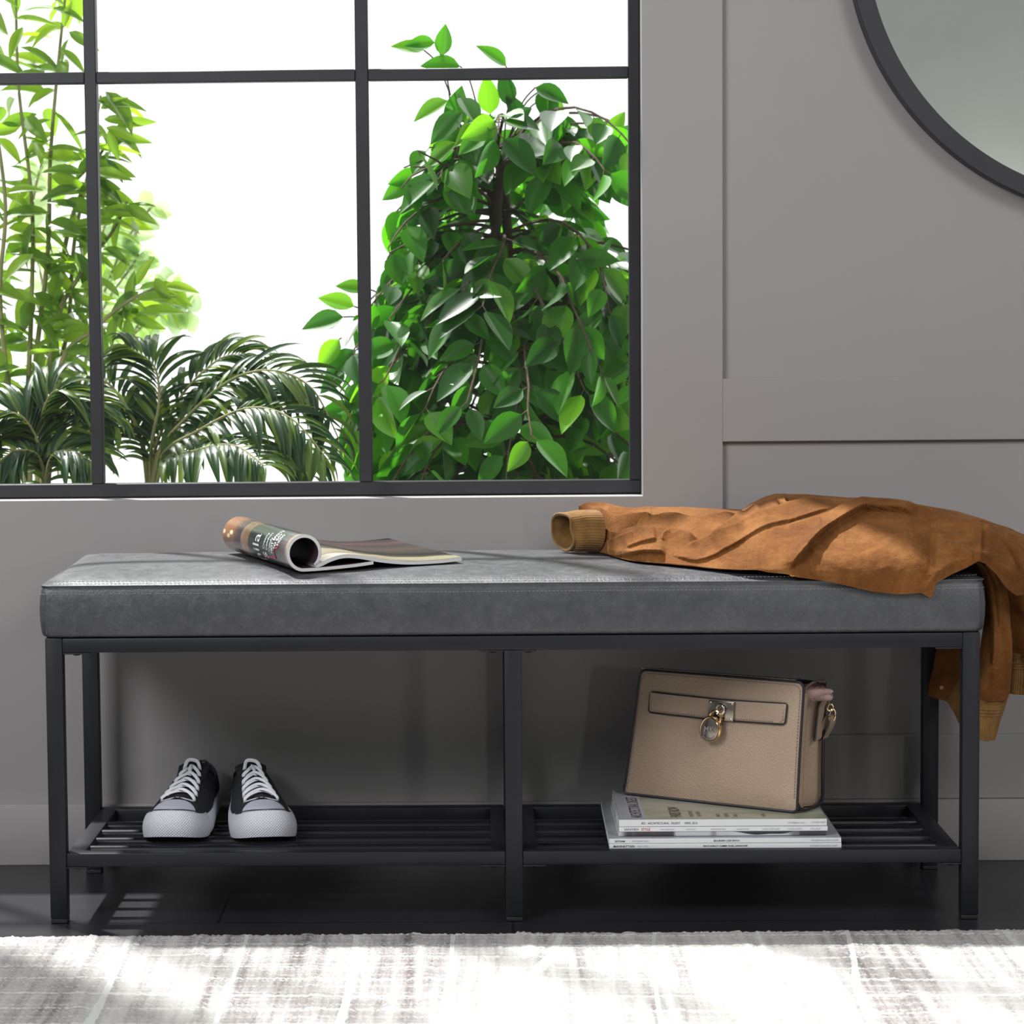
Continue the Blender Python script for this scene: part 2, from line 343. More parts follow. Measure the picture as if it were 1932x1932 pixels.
def light(name, typ, loc, energy, col=(1, 1, 1), size=1, size_y=None, target=None, rot=None):
    l = bpy.data.lights.new(name, typ); l.energy = energy; l.color = col
    if typ == 'AREA':
        l.size = size
        if size_y: l.shape = 'RECTANGLE'; l.size_y = size_y
    elif typ == 'SUN': l.angle = size
    else: l.shadow_soft_size = size
    o = bpy.data.objects.new(name, l); COL.objects.link(o); o.location = loc
    if target is not None: o.rotation_euler = (Vector(target)-Vector(loc)).to_track_quat('-Z', 'Y').to_euler()
    return o
SUN = Vector((.340, -.385, -1.0))
light('sun', 'SUN', (-2, 3, 5), 8.8, (1.0, .985, .96), math.radians(2.2), target=tuple(Vector((-2, 3, 5))+SUN))
light('added_key_light', 'AREA', (-1.9, -2.15, 2.3), 76, (.98, .99, 1.0), 1.3, 1.5, target=(.1, .3, .6))  # area light added out of view, brightens wall and bench from front left
light('added_fill_light', 'AREA', (1.9, -2.4, 2.5), 40, (1.0, .98, .96), 1.2, 1.2, target=(.5, .3, .6))  # second added area light, evens out the right side; no fixture modelled
light('mirror_gradient_light', 'POINT', (1.75, -4.6, .88), 30, (.97, 1, .95), .08)  # added point light, grades the unseen wall that the mirror reflects

# ------------------------------------------------------------------ bench
bench = empty('storage_bench', (0, .167, 0), 0, 'long bench with grey faux leather cushion on a black metal frame with slatted lower shelves', 'bench')
T = .0225; HX = .6098; LT = .3790; BY = .3335
def leg(x0, y0, z1=LT):
    g = G(); g.box(x0, x0+T, y0, y0+T, .006, z1, .0016, 2); o = g.build('leg', 'metal', bench)
    g = G(); g.box(x0+.0004, x0+T-.0004, y0+.0004, y0+T-.0004, 0, .0058, .001, 1); g.build('foot_cap', 'black', o)
leg(-HX, 0); leg(HX-T, 0); leg(-HX, BY-T); leg(HX-T, BY-T); leg(-.0090, 0, .3593)
def bar(name, *a, parent=bench, m='metal', bev=.0014):
    g = G(); g.box(*a, bev, 2); return g.build(name, m, parent)
bar('rail', -HX+T, HX-T, .0006, T, .3595, .3784); bar('rail', -HX+T, HX-T, BY-T, BY-.0006, .3595, .3784)
bar('rail', -HX+.0006, -HX+T, T, BY-T, .3595, .3784); bar('rail', HX-T, HX-.0006, T, BY-T, .3595, .3784)
g = G(); g.box(-HX+T, HX-T, T, BY-T, .3725, .3784); g.build('seat_board', 'black', bench, smooth=False)
def bracket(x0, x1, z):
    g = G(); g.box(x0, x1, .0012, .0205, z-.0022, z-.0002, .0005, 1); o = g.build('bracket', 'black', bench)
    g = G(); bx = x0+(x1-x0)*(.62 if x0 < 0 and x0 > -.1 or x0 > .5 else .5)
    g.lathe([(0, 0), (.0035, .0004), (.0062, .002), (.0066, .0026), (0, .0026)], ((x0+x1)/2, .010, z-.0047), n=16); g.build('bolt', 'black', o)
for x0, x1 in ((-.5872, -.552), (-.0400, -.0092), (.0136, .0330), (.552, .5872)): bracket(x0, x1, .3595)
for x0, x1 in ((-.5872, -.560), (-.0410, -.0092), (.0136, .0440), (.5620, .5872)): bracket(x0, x1, .0752)
SZ0, SZ1 = .0754, .0934
def shelf(x0, x1, ri, li):
    sh = bar('shelf', x0, x1, .0008, .0225, SZ0, SZ1)
    bar('side_rail', x0, x0+li, .0226, BY-.0228, SZ0, SZ1, parent=sh); bar('side_rail', x1-ri, x1, .0226, BY-.0228, SZ0, SZ1, parent=sh)
    bar('back_rail', x0, x1, BY-.0226, BY-.0008, SZ0, SZ1, parent=sh)
    for y in (.062, .116, .170, .224):
        g = G(); g.tube([(x0+li-.004, y, .0838), (x1-ri+.004, y, .0838)], .0082, 20, caps=False); g.build('slat', 'slat', sh)
shelf(-HX+T+.0004, -.0094, .0190, .0225); shelf(.0139, HX-T-.0004, .0225, .0190)
# rear middle post stands behind the front one
leg(-.0090, BY-T, .3593)

# cushion: boxed faux-leather pad, crowned top, seam ridge, stitches
CXH, CY0, CY1, CZB, CZS = .6150, -.0040, .3450, .3792, .4475
def ring(ins, z, r, n=12, jit=0.0, crown=0.0):
    """rounded rectangle ring of 2*(nx+ny)+4*n points"""
    pts = []; x0, x1, y0, y1 = -CXH+ins, CXH-ins, CY0+ins, CY1-ins; r = max(r, .0008)
    for cx, cy, a0 in ((x1-r, y1-r, 0), (x0+r, y1-r, PI/2), (x0+r, y0+r, PI), (x1-r, y0+r, 1.5*PI)):
        for k in range(n): a = a0+PI/2*k/(n-1); pts.append((cx+r*math.cos(a), cy+r*math.sin(a)))
        nx, ny = ((x0+r, y1) if a0 == 0 else (x0, y0+r) if a0 == PI/2 else (x1-r, y0) if a0 == PI else (x1, y1-r))
        m_ = 70 if a0 in (0, PI) else 24; lx, ly = pts[-1]
        for k in range(1, m_): pts.append((lx+(nx-lx)*k/m_, ly+(ny-ly)*k/m_))
    P = np.array(pts); Z = np.full(len(P), z, float)
    if crown or jit:
        for i, (x, y) in enumerate(P):
            Z[i] += jit*mnoise.noise(Vector((x*7, y*7, z*9)))
            if jit: Z[i] += .0035*max(-1, min(1, (y-.17)/.17))*min(1, max(0, (z-.4495)/.006))
            if crown: Z[i] += crown
    return np.c_[P, Z]
def wav(P, a):   # slight hand-sewn waviness along the faces
    for p in P: d = a*mnoise.noise(Vector((p[0]*5.5, p[1]*5.5, p[2]*14+3))); p[0] += math.copysign(d, p[0]) if abs(p[0]) > .6 else 0; p[1] += -d if p[1] < .1 else (d if p[1] > .3 else 0)
    return P
prof = [(.012, .3794, .012), (.005, .3800, .012), (.0018, .3825, .013), (.0004, .388, .013), (-.0008, .40, .013), (-.0015, .415, .013), (-.0008, .43, .013), (.0002, .4375, .0125), (.0012, .4418, .012), (.0022, .4445, .012), (.0012, .4462, .012), (.0008, .4475, .012), (.0018, .4488, .012), (.0042, .4490, .012),
        (.0062, .4508, .013), (.0085, .4532, .015), (.013, .4561, .018), (.021, .4578, .024), (.034, .4592, .03), (.055, .4604, .04), (.085, .4614, .05), (.12, .4622, .05), (.15, .4626, .02)]
rings = [wav(ring(i, z, r, jit=.0012 if z > .4495 else 0), .0016 if z < .4495 else .0008) for i, z, r in prof]
g = G(); g.grid(np.array(rings), closev=True, flip=True); nb = len(rings[0])
top = g.n; g.add([[0, .17, .4626]], []); bot = g.n; g.add([[0, .17, .3794]], [])
g.f += [((len(rings)-1)*nb+j, (len(rings)-1)*nb+(j+1) % nb, top) for j in range(nb)]; g.f += [((j+1) % nb, j, bot) for j in range(nb)]
cushion = g.build('cushion', 'leather', bench, angle=60)
def stitches(i, z, r, name, step=.0052, ln=.0034, rad=.00042):
    P = wav(ring(i, z, r), .0014); P = np.vstack([P, P[:1]]); d = np.r_[0, np.cumsum(np.linalg.norm(np.diff(P, axis=0), axis=1))]; g = G()
    for s in np.arange(0, d[-1]-ln, step):
        a = [np.interp(s, d, P[:, k]) for k in range(3)]; b = [np.interp(s+ln, d, P[:, k]) for k in range(3)]
        if a[1] > .34: continue
        g.tube([a, b], rad, 5)
    g.build(name, 'thread', cushion)
stitches(-.0002, .4372, .0125, 'stitch_row'); stitches(.0078, .4530, .015, 'stitch_row')
g = G(); P = wav(ring(.0008, .4478, .012), .0014); g.tube(P, .0009, 8, closed=True); g.build('piping', 'leather', cushion)
for sx_ in (-1, 1):    # upright seams at the front corners
    g = G(); g.tube(cr([(sx_*(CXH-.0088), CY0+.0004, .3850), (sx_*(CXH-.0078), CY0-.0006, .41), (sx_*(CXH-.008), CY0+.0002, .4360)], 14), .0010, 6); g.build('corner_seam', 'leather', cushion)

# ------------------------------------------------------------------ rug
nx, ny = 620, 210
X = np.linspace(-1.15, 1.15, nx); D = np.linspace(0, 1, ny)**1.25*.95
XX, DD = np.meshgrid(X, D, indexing='ij')
edge = -.0985+.0145*(X/1.3)+.0012*np.sin(X*31)+.0010*rng.standard_normal(nx)
YY = edge[:, None]-DD
hh = .0085+.0011*np.sin(XX*2*PI/.0078+1.5*np.sin(DD*60))*np.cos(DD*2*PI/.009)+.0006*rng.standard_normal(XX.shape)
hh += .0014*(np.abs(np.modf((XX+.1*YY+5)*7.3)[0]-.5) < .05)
hh[:, 0] = 0; hh[:, 1] *= .78; hh[0, :] = 0; hh[-1, :] = 0; hh[:, -1] = 0
YY[:, 1] = YY[:, 0]-.0012
g = G(); g.grid(np.stack([XX, YY, hh], -1), flip=True); o = g.build('rug', 'rug', angle=180)
tag(o, 'ivory and grey streaked woven rug lying on the dark floor in front of the bench', 'rug')

# ------------------------------------------------------------------ mirror
mc = (.8924, 0, 1.3344); mir = empty('round_mirror', (.8924, .389, 1.3344-.41), 0, 'large round wall mirror with a slim black metal frame', 'mirror')
g = G(); R0 = .4095
g.lathe([(R0-.0265, .004), (R0-.0265, .0300), (R0-.0255, .0312), (R0-.0015, .0312), (R0-.0004, .0300), (R0-.0004, .0252), (R0-.0020, .0245), (R0-.0020, .0232), (R0, .0225), (R0, .0020), (R0-.0265, .0020), (R0-.0265, .004)],
        (mc[0], .389, mc[2]), axis=(0, -1, 0), n=220); g.build('frame', 'winframe', mir, angle=30)
g = G(); g.lathe([(0, .0225), (R0-.026, .0225), (R0-.026, .0195), (0, .0195)], (mc[0], .389, mc[2]), axis=(0, -1, 0), n=160); g.build('mirror_glass', 'mirror', mir, angle=20)
# ------------------------------------------------------------------ magazines on the shelf
def img(name, stops, scale=(6, 6, 6), n_scale=1.2, rough=.25, detail=3, dist=.4, rot=0):
    m = mat(name, stops[0][1], rough); t = NT(m); mp = t.coord(scale, rot=(0, 0, rot)); n = t.noise(mp, n_scale, detail, .55, dist)
    r = t.ramp(n, 'Fac', stops); t.l(r, 'Color', t.b, 'Base Color'); return m
M['paper'] = noisy('page_edges', (.60, .60, .60), (.72, .72, .71), .7, 700, 1200, .3, .0004, stretch=(.02, .02, 1))
M['spine'] = mat('white_glossy_cover', (.68, .685, .70), .3)
M['cover_ad'] = img('cover_pale_green_grey', [(.3, (.30, .31, .22)), (.45, (.42, .42, .36)), (.6, (.30, .32, .20)), (.75, (.45, .42, .38))], (5, 14, 5))
M['cover_grey'] = img('cover_silver_grey', [(.3, (.34, .35, .38)), (.6, (.5, .51, .54)), (.7, (.22, .19, .19))], (3, 6, 3))
M['cover_dark'] = img('spine_dark_photo', [(.40, (.035, .03, .035)), (.47, (.05, .045, .05)), (.50, (.5, .5, .53)), (.75, (.62, .62, .66))], (9, .2, .2), 1, dist=0)
def put_text(par, s, size, x, z, y, m, bold=False, squash=1.0, name='lettering', align='LEFT'):
    """lettering on a spine that faces the front (local -Y)"""
    V, F = text_mesh(s, size, align, bold, squash)
    g = G(); g.add(np.c_[V[:, 0]+x, np.full(len(V), y), V[:, 1]+z], F); return g.build(name, m, par, world=False, smooth=False)
def magazine(cx, cy, rz, w, d, z0, th, label, cover='spine', spine='spine', bow=0.0, cover_y=None):
    root = empty('magazine', (cx, cy, z0), math.radians(rz), label, 'magazine', 'magazines stacked on the lower shelf')
    # origin at the front-left foot of the spine; local x along the spine, y to the back
    def slab(x0, x1, y0, y1, za, zb, name, m, n=14):
        g = G(); X = x0+(x1-x0)*np.linspace(0, 1, 30)**2; Y = np.linspace(y0, y1, 12)
        def lift(x, y): return bow*max(0, 1-(x/w)/.04)**2*(y/d)**1.5
        for zz, fl in ((za, True), (zb, False)):
            P = np.array([[(x, y, zz+lift(x, y)) for y in Y] for x in X]); g.grid(P, flip=not fl)
        lo, hi = 0, len(X)*len(Y)
        a, b = len(X), len(Y); idx = [i*b for i in range(a)]+[(a-1)*b+j for j in range(1, b)]+[i*b+b-1 for i in range(a-2, -1, -1)]+[j for j in range(b-2, 0, -1)]
        for k in range(len(idx)): p, q = idx[k], idx[(k+1) % len(idx)]; g.f.append((p, q, q+hi, p+hi))
        return g.build(name, m, root, world=False, smooth=True, angle=30)
    slab(.0006, w-.0012, .0008, d-.0012, .0005, th-.0005, 'page_block', 'paper')
    slab(0, w, .0008, d, th-.0005, th, 'front_cover', cover); slab(0, w, .0008, d, 0, .0005, 'back_cover', 'spine')
    g = G(); g.box(0, w, 0, .0012, 0, th, .0004, 1); g.build('spine', spine, root, world=False)
    return root
Z = .0936
m1 = magazine(.1277, .0130, -.2, .3045, .262, Z, .0066, 'white magazine lying lowest of the stack, thick black title and May date on its spine', 'cover_grey', bow=.003)
put_text(m1, 'MANHATTAN', .0040, .0050, .0019, -.0003, 'ink', True, 1.12); put_text(m1, 'MAY 2016', .0034, .0365, .0021, -.0003, 'ink_grey')
put_text(m1, 'HEALTH & BEAUTY / SUMMER TRAVEL / JOHNNY DEPP', .0030, .123, .0023, -.0003, 'ink', True, .80); put_text(m1, 'MODERNLUXURY.COM', .0034, .2630, .0020, -.0003, 'ink_grey', False, 1.0)
m2 = magazine(.1275, .0128, 0, .3045, .262, Z+.0070, .0064, 'white magazine second from the bottom of the stack, short black title and May/June date', 'cover_grey', bow=.004)
put_text(m2, 'GOTHAM', .0034, .0073, .0019, -.0003, 'ink', True, .9); put_text(m2, 'MAY/JUNE 2016', .0032, .0300, .0020, -.0003, 'ink_grey')
put_text(m2, 'SEE & BE SEEN / ZOEY DEUTCH', .0030, .1370, .0022, -.0003, 'ink', True, .82); put_text(m2, 'MODERNLUXURY.COM', .0034, .2645, .0020, -.0003, 'ink_grey')
m3 = magazine(.1405, .0260, .1, .2735, .212, Z+.0139, .0060, 'thin magazine with a dark and silver photo spine in the middle of the stack', 'cover_grey', 'cover_dark')
g = G(); xs_ = np.linspace(.150, .232, 24)   # black brush-like sweep printed on the spine
P = [[(x, -.0003, .0060-.0042*math.sin(PI*(x-.15)/.082)**.8+.0006*math.sin((x-.15)*160)), (x, -.0003, .0060)] for x in xs_]; g.grid(np.array(P), flip=True); g.build('spine_print', 'ink', m3, world=False, smooth=False)
m4 = magazine(.1412, .0252, -.1, .2745, .214, Z+.0202, .0062, 'white magazine with a black and red title, second from the top of the stack', 'spine')
put_text(m4, 'SAFAVIEH', .0044, .0065, .0016, -.0003, 'ink', False, 1.02); put_text(m4, 'STYLE', .0044, .0292, .0016, -.0003, 'ink_red', True, 1.0)
for k, s in enumerate(['PARK AVENUE CHIC', 'GRAPHIC ART', 'BEACHSIDE RETREAT', 'GARDEN PARTIES', 'LUXURY TAILOR GUIDES', 'GEORGIA GLAMOUR']):
    put_text(m4, s, .0026, .0540+k*.0335, .0020, -.0003, 'ink_grey', False, .8)
put_text(m4, 'FALL 2016', .0030, .2520, .0020, -.0003, 'ink_grey')
m5 = magazine(.1412, .0250, 0, .2735, .198, Z+.0270, .0092, 'white magazine topmost of the stack with a pale green cover under the taupe handbag', 'cover_ad', bow=.006)
put_text(m5, 'AD', .0044, .0290, .0030, -.0003, 'ink', False, .95); put_text(m5, 'ARCHITECTURAL  DIGEST', .0040, .0375, .0031, -.0003, 'ink', False, .92); put_text(m5, 'APRIL 2016', .0040, .0860, .0031, -.0003, 'ink', False, .9)
put_text(m5, 'archdigest.com', .0036, .2225, .0034, -.0003, 'ink_grey'); put_text(m5, 'COVER: RAFT', .0032, .2530, .0036, -.0003, 'ink_grey')
def panel(par, x0, x1, y0, y1, z, m):
    lf = lambda a, b: .006*max(0, 1-(a/.2735)/.04)**2*(b/.198)**1.5
    g = G(); P = [[(x, y, z+lf(x, y)) for y in np.linspace(y0, y1, 12)] for x in np.linspace(x0, x1, 10)]; g.grid(np.array(P), flip=True); g.build('cover_picture', m, par, world=False)
M['cover_strip'] = mat('cover_grey_strip', (.40, .41, .46), .3)
panel(m5, .001, .036, .002, .196, .00935, 'cover_strip')
for s, sz, x, off_, wd in [('ARCHITECTURAL DIGEST', .0215, .0315, 0, 1.0), ('PARIS NOW', .022, .084, .004, 1), ('THE RETURN OF', .0075, .100, .006, 1), ('CHIC HOUSES', .0075, .110, .006, 1), ('TIMELESS', .007, .135, .004, 1), ('GARDENS', .007, .146, .004, 1), ('DESIGN', .007, .158, .004, 1), ('MASTERS', .007, .195, .004, 1)]:
    V, F = text_mesh(s, sz); lf = lambda a, b: .006*max(0, 1-(a/.2735)/.04)**2*(min(max(b/.198, 0), 1))**1.5
    X = x-V[:, 1]*wd; Y = .012+V[:, 0]*(.60 if sz > .021 else .75)+off_
    k = Y < .190; zz = np.array([.0096+lf(a, max(b, 0)) for a, b in zip(X, Y)])
    Fk = [f for f in F if all(k[i] for i in f)]
    g = G(); g.add(np.c_[X, Y, zz], Fk); g.build('cover_lettering', 'ink', m5, world=False, smooth=False)

# ------------------------------------------------------------------ handbag
bag = empty('handbag', (.2692+.549*.036, .1338+.836*.036, .1302), math.radians(-33.3), 'taupe pebbled leather handbag with a front padlock standing on the magazine stack', 'handbag')
BW, BH, BD = .1330, .1760, .036      # half width, height, half depth
def bw(z): return BW*(1-.060*(z/BH))-.0008*math.sin(PI*z/BH)
def bd(z): return BD*(1-.22*(z/BH))
g = G(); rows = []
for z, ins in [(.0012, .006), (.002, .003), (.006, .0006), (.02, 0), (.05, 0), (.08, 0), (.11, 0), (.14, 0), (.155, 0), (.160, .001), (.1615, .004)]:
    hx, hy = bw(z)-ins-.002, bd(z)-ins-.001; pts = []
    r = .008
    # sides fold softly inwards between front and back
    for sx_, sy_ in ((1, 1), (-1, 1), (-1, -1), (1, -1)):
        for k in range(5):
            a = {(1, 1): 0, (-1, 1): PI/2, (-1, -1): PI, (1, -1): 1.5*PI}[(sx_, sy_)]+PI/2*k/4; pts.append((sx_*(hx-r)+r*math.cos(a), sy_*(hy-r)+r*math.sin(a), z))
        if sx_ == sy_:
            for k in range(1, 16): pts.append((sx_*(hx-r)-sx_*2*(hx-r)*k/16, sy_*hy+sy_*.002*math.sin(PI*k/16), z))
        else:
            for k in range(1, 12):
                t_ = k/12; pts.append((sx_*(hx-.012*math.sin(PI*t_)**2*min(1, z/.05+.25)+.003*math.sin(3*PI*t_)), sy_*(hy-r)-sy_*2*(hy-r)*t_, z))
    rows.append(pts)
R = np.array(rows); g.grid(R, closev=True, flip=True); n_ = R.shape[1]; g.f.append(tuple((len(R)-1)*n_+j for j in range(n_))); g.f.append(tuple(range(n_))[::-1])
g.build('body', 'taupe2', bag, world=False, angle=50)
def fp(x, z):   # front-panel surface: slightly puffed
    u = x/bw(z); return -bd(z)-.0035-.003*(1-u*u)*math.sin(PI*min(max(z/BH, 0), 1))-.0008*math.sin(9*x/BW+1)*math.sin(PI*z/BH)
def outline(n=14, r=.010, ins=0, z0=.002, z1=BH-.0005):
    P = []
    def p(x, z): P.append((x, z))
    for k in range(n): a = PI/2*k/(n-1); p(bw(z1)-ins-r+r*math.sin(a), z1-ins-r+r*math.cos(a)) if 0 else None
    # anticlockwise from bottom right
    for cz, sgn, sx_ in ((z0+ins+.004, -1, 1), ):
        pass
    zs_ = np.linspace(z0+ins+.006, z1-ins-r, 20)
    for k in range(6): a = -PI/2+PI/2*k/5; p(bw(0)-ins-.006+.006*math.cos(a), z0+ins+.006+.006*math.sin(a))
    for z in zs_[1:-1]: p(bw(z)-ins, z)
    for k in range(10): a = PI/2*k/9; p(bw(z1)-ins-r+r*math.cos(a), z1-ins-r+r*math.sin(a))
    for x in np.linspace(bw(z1)-ins-r, -bw(z1)+ins+r, 26)[1:-1]: p(x, z1-ins)
    for k in range(10): a = PI/2+PI/2*k/9; p(-bw(z1)+ins+r+r*math.cos(a), z1-ins-r+r*math.sin(a))
    for z in zs_[::-1][1:-1]: p(-bw(z)+ins, z)
    for k in range(6): a = PI+PI/2*k/5; p(-bw(0)+ins+.006+.006*math.cos(a), z0+ins+.006+.006*math.sin(a))
    for x in np.linspace(-bw(0)+ins+.006, bw(0)-ins-.006, 26)[1:-1]: p(x, z0+ins)
    return P
def panelshape(P, fy, th, name, m, par=bag):
    """closed slab whose outline is P (x,z) following depth fy(x,z)"""
    P = np.array(P); c = P.mean(0); g = G(); rr = [0, .25, .5, .75, .93, 1]; V = []
    for q in rr[1:]:
        ring_ = c+(P-c)*q; V.append([(x, fy(x, z)+(0 if q < 1 else .0012), z) for x, z in ring_])
    V.append([(x, fy(x, z)+th, z) for x, z in P]); g.grid(np.array(V), closev=True, flip=False)
    i = g.n; g.add([(c[0], fy(*c), c[1])], []); n_ = len(P); g.f += [(i, j, (j+1) % n_)[::-1] for j in range(n_)]
    i = g.n; g.add([(c[0], fy(*c)+th, c[1])], []); b_ = (len(V)-1)*n_; g.f += [(i, b_+j, b_+(j+1) % n_) for j in range(n_)]
    bm_flip = g.build(name, m, par, world=False, angle=50)
    return bm_flip
OUT = outline(); fpan = panelshape(OUT, fp, .0035, 'front_panel', 'taupe')
g = G(); g.tube([(x, fp(x, z)+.0012, z) for x, z in OUT], .0019, 8, closed=True, up=(0, -1, 0)); g.build('edge_trim', 'edge', bag, world=False)
def seam(P, fy, name, par, step=.0042, ln=.0027, rad=.00035, off=-.0002, m='seamthread'):
    P = np.array([(x, fy(x, z)+off, z) for x, z in P]); d = np.r_[0, np.cumsum(np.linalg.norm(np.diff(P, axis=0), axis=1))]; g = G()
    for s in np.arange(0, d[-1]-ln, step): g.tube([[np.interp(s+q*ln, d, P[:, k]) for k in range(3)] for q in (0, 1)], rad, 5)
    return g.build(name, m, par, world=False)
M['seamthread'] = mat('brown_thread', (.16, .11, .08), .7)
seam(outline(ins=.0042)[6:-26], fp, 'stitching', fpan)
# back panel, slightly taller, with the flap over the top
g = G(); P = []
for z, y in [(.004, bd(.004)+.002), (.06, bd(.06)+.003), (.12, bd(.12)+.003), (.158, bd(.168)+.002), (.1655, bd(.17)-.001), (.1685, bd(.17)-.009), (.1730, -bd(.17)*.4), (.1760, -bd(.17)-.0022)]:
    P.append([(x, y, z) for x in np.linspace(-bw(z)+.0005, bw(z)-.0005-(.012 if y < .015 and z > .17 else 0), 24)])
P = cr(np.array(P), 34); Q = P.copy(); nrm = np.gradient(P, axis=0); nn = np.stack([0*nrm[..., 0], nrm[..., 2], -nrm[..., 1]], -1); nn /= np.linalg.norm(nn, axis=-1, keepdims=True)+1e-9; Q = P+nn*.0022
g.grid(P); g.grid(Q, flip=True); a_, b_ = P.shape[:2]; idx = [i*b_ for i in range(a_)]+[(a_-1)*b_+j for j in range(1, b_)]+[i*b_+b_-1 for i in range(a_-2, -1, -1)]+[j for j in range(b_-2, 0, -1)]
for k in range(len(idx)): p, q = idx[k], idx[(k+1) % len(idx)]; g.f.append((p, q, q+a_*b_, p+a_*b_))
flap = g.build('flap', 'taupe', bag, world=False)
for j in (0, -1):
    g = G(); g.tube((P[:, j]+Q[:, j])/2, .0018, 6); g.build('edge_trim', 'edge', bag, world=False)
g = G(); g.tube((P[22]+Q[22])/2+np.array([0, 0, .0006]), .0016, 6); g.build('edge_trim', 'edge', bag, world=False)
# dark bound edge round the side gusset, with two nicks
for sx_ in (-1, 1):
    pts = []; 
    for z in np.linspace(.17, .012, 12): pts.append((sx_*(bw(z)+.0004), bd(z)+.0025, z))
    pts += [(sx_*(bw(0)+.0012), bd(0)-.004, .0060), (sx_*(bw(0)+.0022), bd(0)-.016, .0024), (sx_*(bw(0)+.0024), 0, .0020), (sx_*(bw(0)+.0022), -bd(0)+.016, .0024), (sx_*(bw(0)+.0012), -bd(0)+.003, .0065), (sx_*(bw(0)+.0004), -bd(0)-.002, .013)]
    g = G(); g.tube(cr(pts, 60), .0021, 8); g.build('gusset_binding', 'edge', bag, world=False)
# horizontal strap band across the front
def zc(x): return .1325-.0020*math.sin((x+.11)*14)
def sp(x, z): return fp(x, z)-.0032
def stroutline(ins=0):
    x0, x1, h, r = -.1035+ins, .1050-ins, .0138-ins, .004; P = []
    for cx, s1, s2 in ((x1-r, 1, -1), (x1-r, 1, 1), (x0+r, -1, 1), (x0+r, -1, -1)):
        for k in range(6):
            a = {(1, -1): -PI/2, (1, 1): 0, (-1, 1): PI/2, (-1, -1): PI}[(s1, s2)]+PI/2*k/5; P.append((cx+r*math.cos(a), s2*(h-r)+r*math.sin(a)))
        if s2 == 1 and s1 == 1: P += [(x, h) for x in np.linspace(x1-r, x0+r, 30)[1:-1]]
        if s2 == -1 and s1 == -1: P += [(x, -h) for x in np.linspace(x0+r, x1-r, 30)[1:-1]]
    return [(x, z+zc(x)) for x, z in P]
SO = stroutline(); g = G(); n_ = len(SO)
xsb = np.linspace(-.1030, .1045, 40); V = [[(x, sp(x, zc(x))-.0003*math.sin(PI*q), zc(x)+(.0136)*(2*q-1)) for q in np.linspace(0, 1, 7)] for x in xsb]
g.grid(np.array(V), flip=False); V2 = [[(x, y+.003, z) for x, y, z in r_] for r_ in V]; g.grid(np.array(V2), flip=True)
band = g.build('strap_band', 'taupe', bag, world=False)
g = G(); g.tube([(x, sp(x, z)+.0008, z) for x, z in SO], .0013, 6, closed=True, up=(0, -1, 0)); g.build('strap_edge', 'edge', band, world=False)
seam(stroutline(.0030), sp, 'stitching', band, off=-.0004)
# lock plate
px_, pz = .0105, zc(.0105)-.0006; py_ = sp(px_, pz)-.0022
g = G(); g.box(px_-.0195, px_+.0195, py_-.0016, py_+.0016, pz-.0132, pz+.0132, .0008, 2); plate = g.build('lock_plate', 'plate', bag, world=False)
for dx in (-.0165, .0165):
    for dz in (-.0106, .0106):
        g = G(); g.lathe([(.0016, 0), (.0014, .0006), (.0007, .0010), (0, .0011)], (px_+dx, py_-.0016, pz+dz), (0, -1, 0), 14); g.build('rivet', 'chrome', plate, world=False)
g = G(); a = np.linspace(0, 2*PI, 40, endpoint=False); g.tube(np.c_[px_+.0005+.0060*np.cos(a), py_-.0042-.0012*np.cos(a), pz+.0015+.0075*np.sin(a)], .0021, 10, closed=True); g.build('turn_loop', 'chrome', plate, world=False)
# padlock: shackle and oval body, hung through the loop
lx, lz, ly = px_-.0098, pz-.0255, py_-.0075
pad = None
rr_ = [(0, .0045), (.6, .0048), (.80, .0042), (.84, .0032), (.90, .0034), (.97, .0026), (1.0, .0008), (1.0, -.0008), (.95, -.0030), (0, -.0034)]
g = G(); a = np.arange(64)/64*2*PI; V = []
for s, h in rr_: V.append([(lx+s*.0165*math.cos(t), ly-h, lz+s*(.0185+.001*math.sin(t))*math.sin(t)) for t in a])
g.grid(np.array(V), closev=True, flip=False); pad = g.build('padlock', 'gold', bag, world=False, angle=35)
g = G(); V = [[(lx+s*.0165*.80*math.cos(t), ly-h, lz+s*.0185*.80*math.sin(t)) for t in a] for s, h in [(0, .0054), (.7, .0052), (1, .0044)]]; g.grid(np.array(V), closev=True, flip=False); g.build('padlock_face', 'plate', pad, world=False)
g = G(); t_ = np.linspace(-.12*PI, 1.12*PI, 30); g.tube(np.c_[lx+.0050+.0085*np.cos(t_), np.full(30, ly), lz+.0150+.0110*np.sin(t_)], .0018, 8); g.build('shackle', 'gold', pad, world=False)
def padtext(s, size, dx, dz, arc=None, bold=True):
    V, F = text_mesh(s, size, 'CENTER', bold); g = G()
    if arc:
        th_ = -PI/2+V[:, 0]/arc; rr2 = arc-V[:, 1]; X = lx+dx+rr2*np.cos(th_); Zz = lz+dz+rr2*np.sin(th_)*1.1
    else: X = lx+dx+V[:, 0]; Zz = lz+dz+V[:, 1]
    g.add(np.c_[X, np.full(len(V), ly-.0062), Zz], F); g.build('engraving', 'chrome', pad, world=False, smooth=False)
padtext('MK', .0105, 0, -.0022); padtext('MICHAEL KORS', .0030, 0, .0002, arc=.0122)
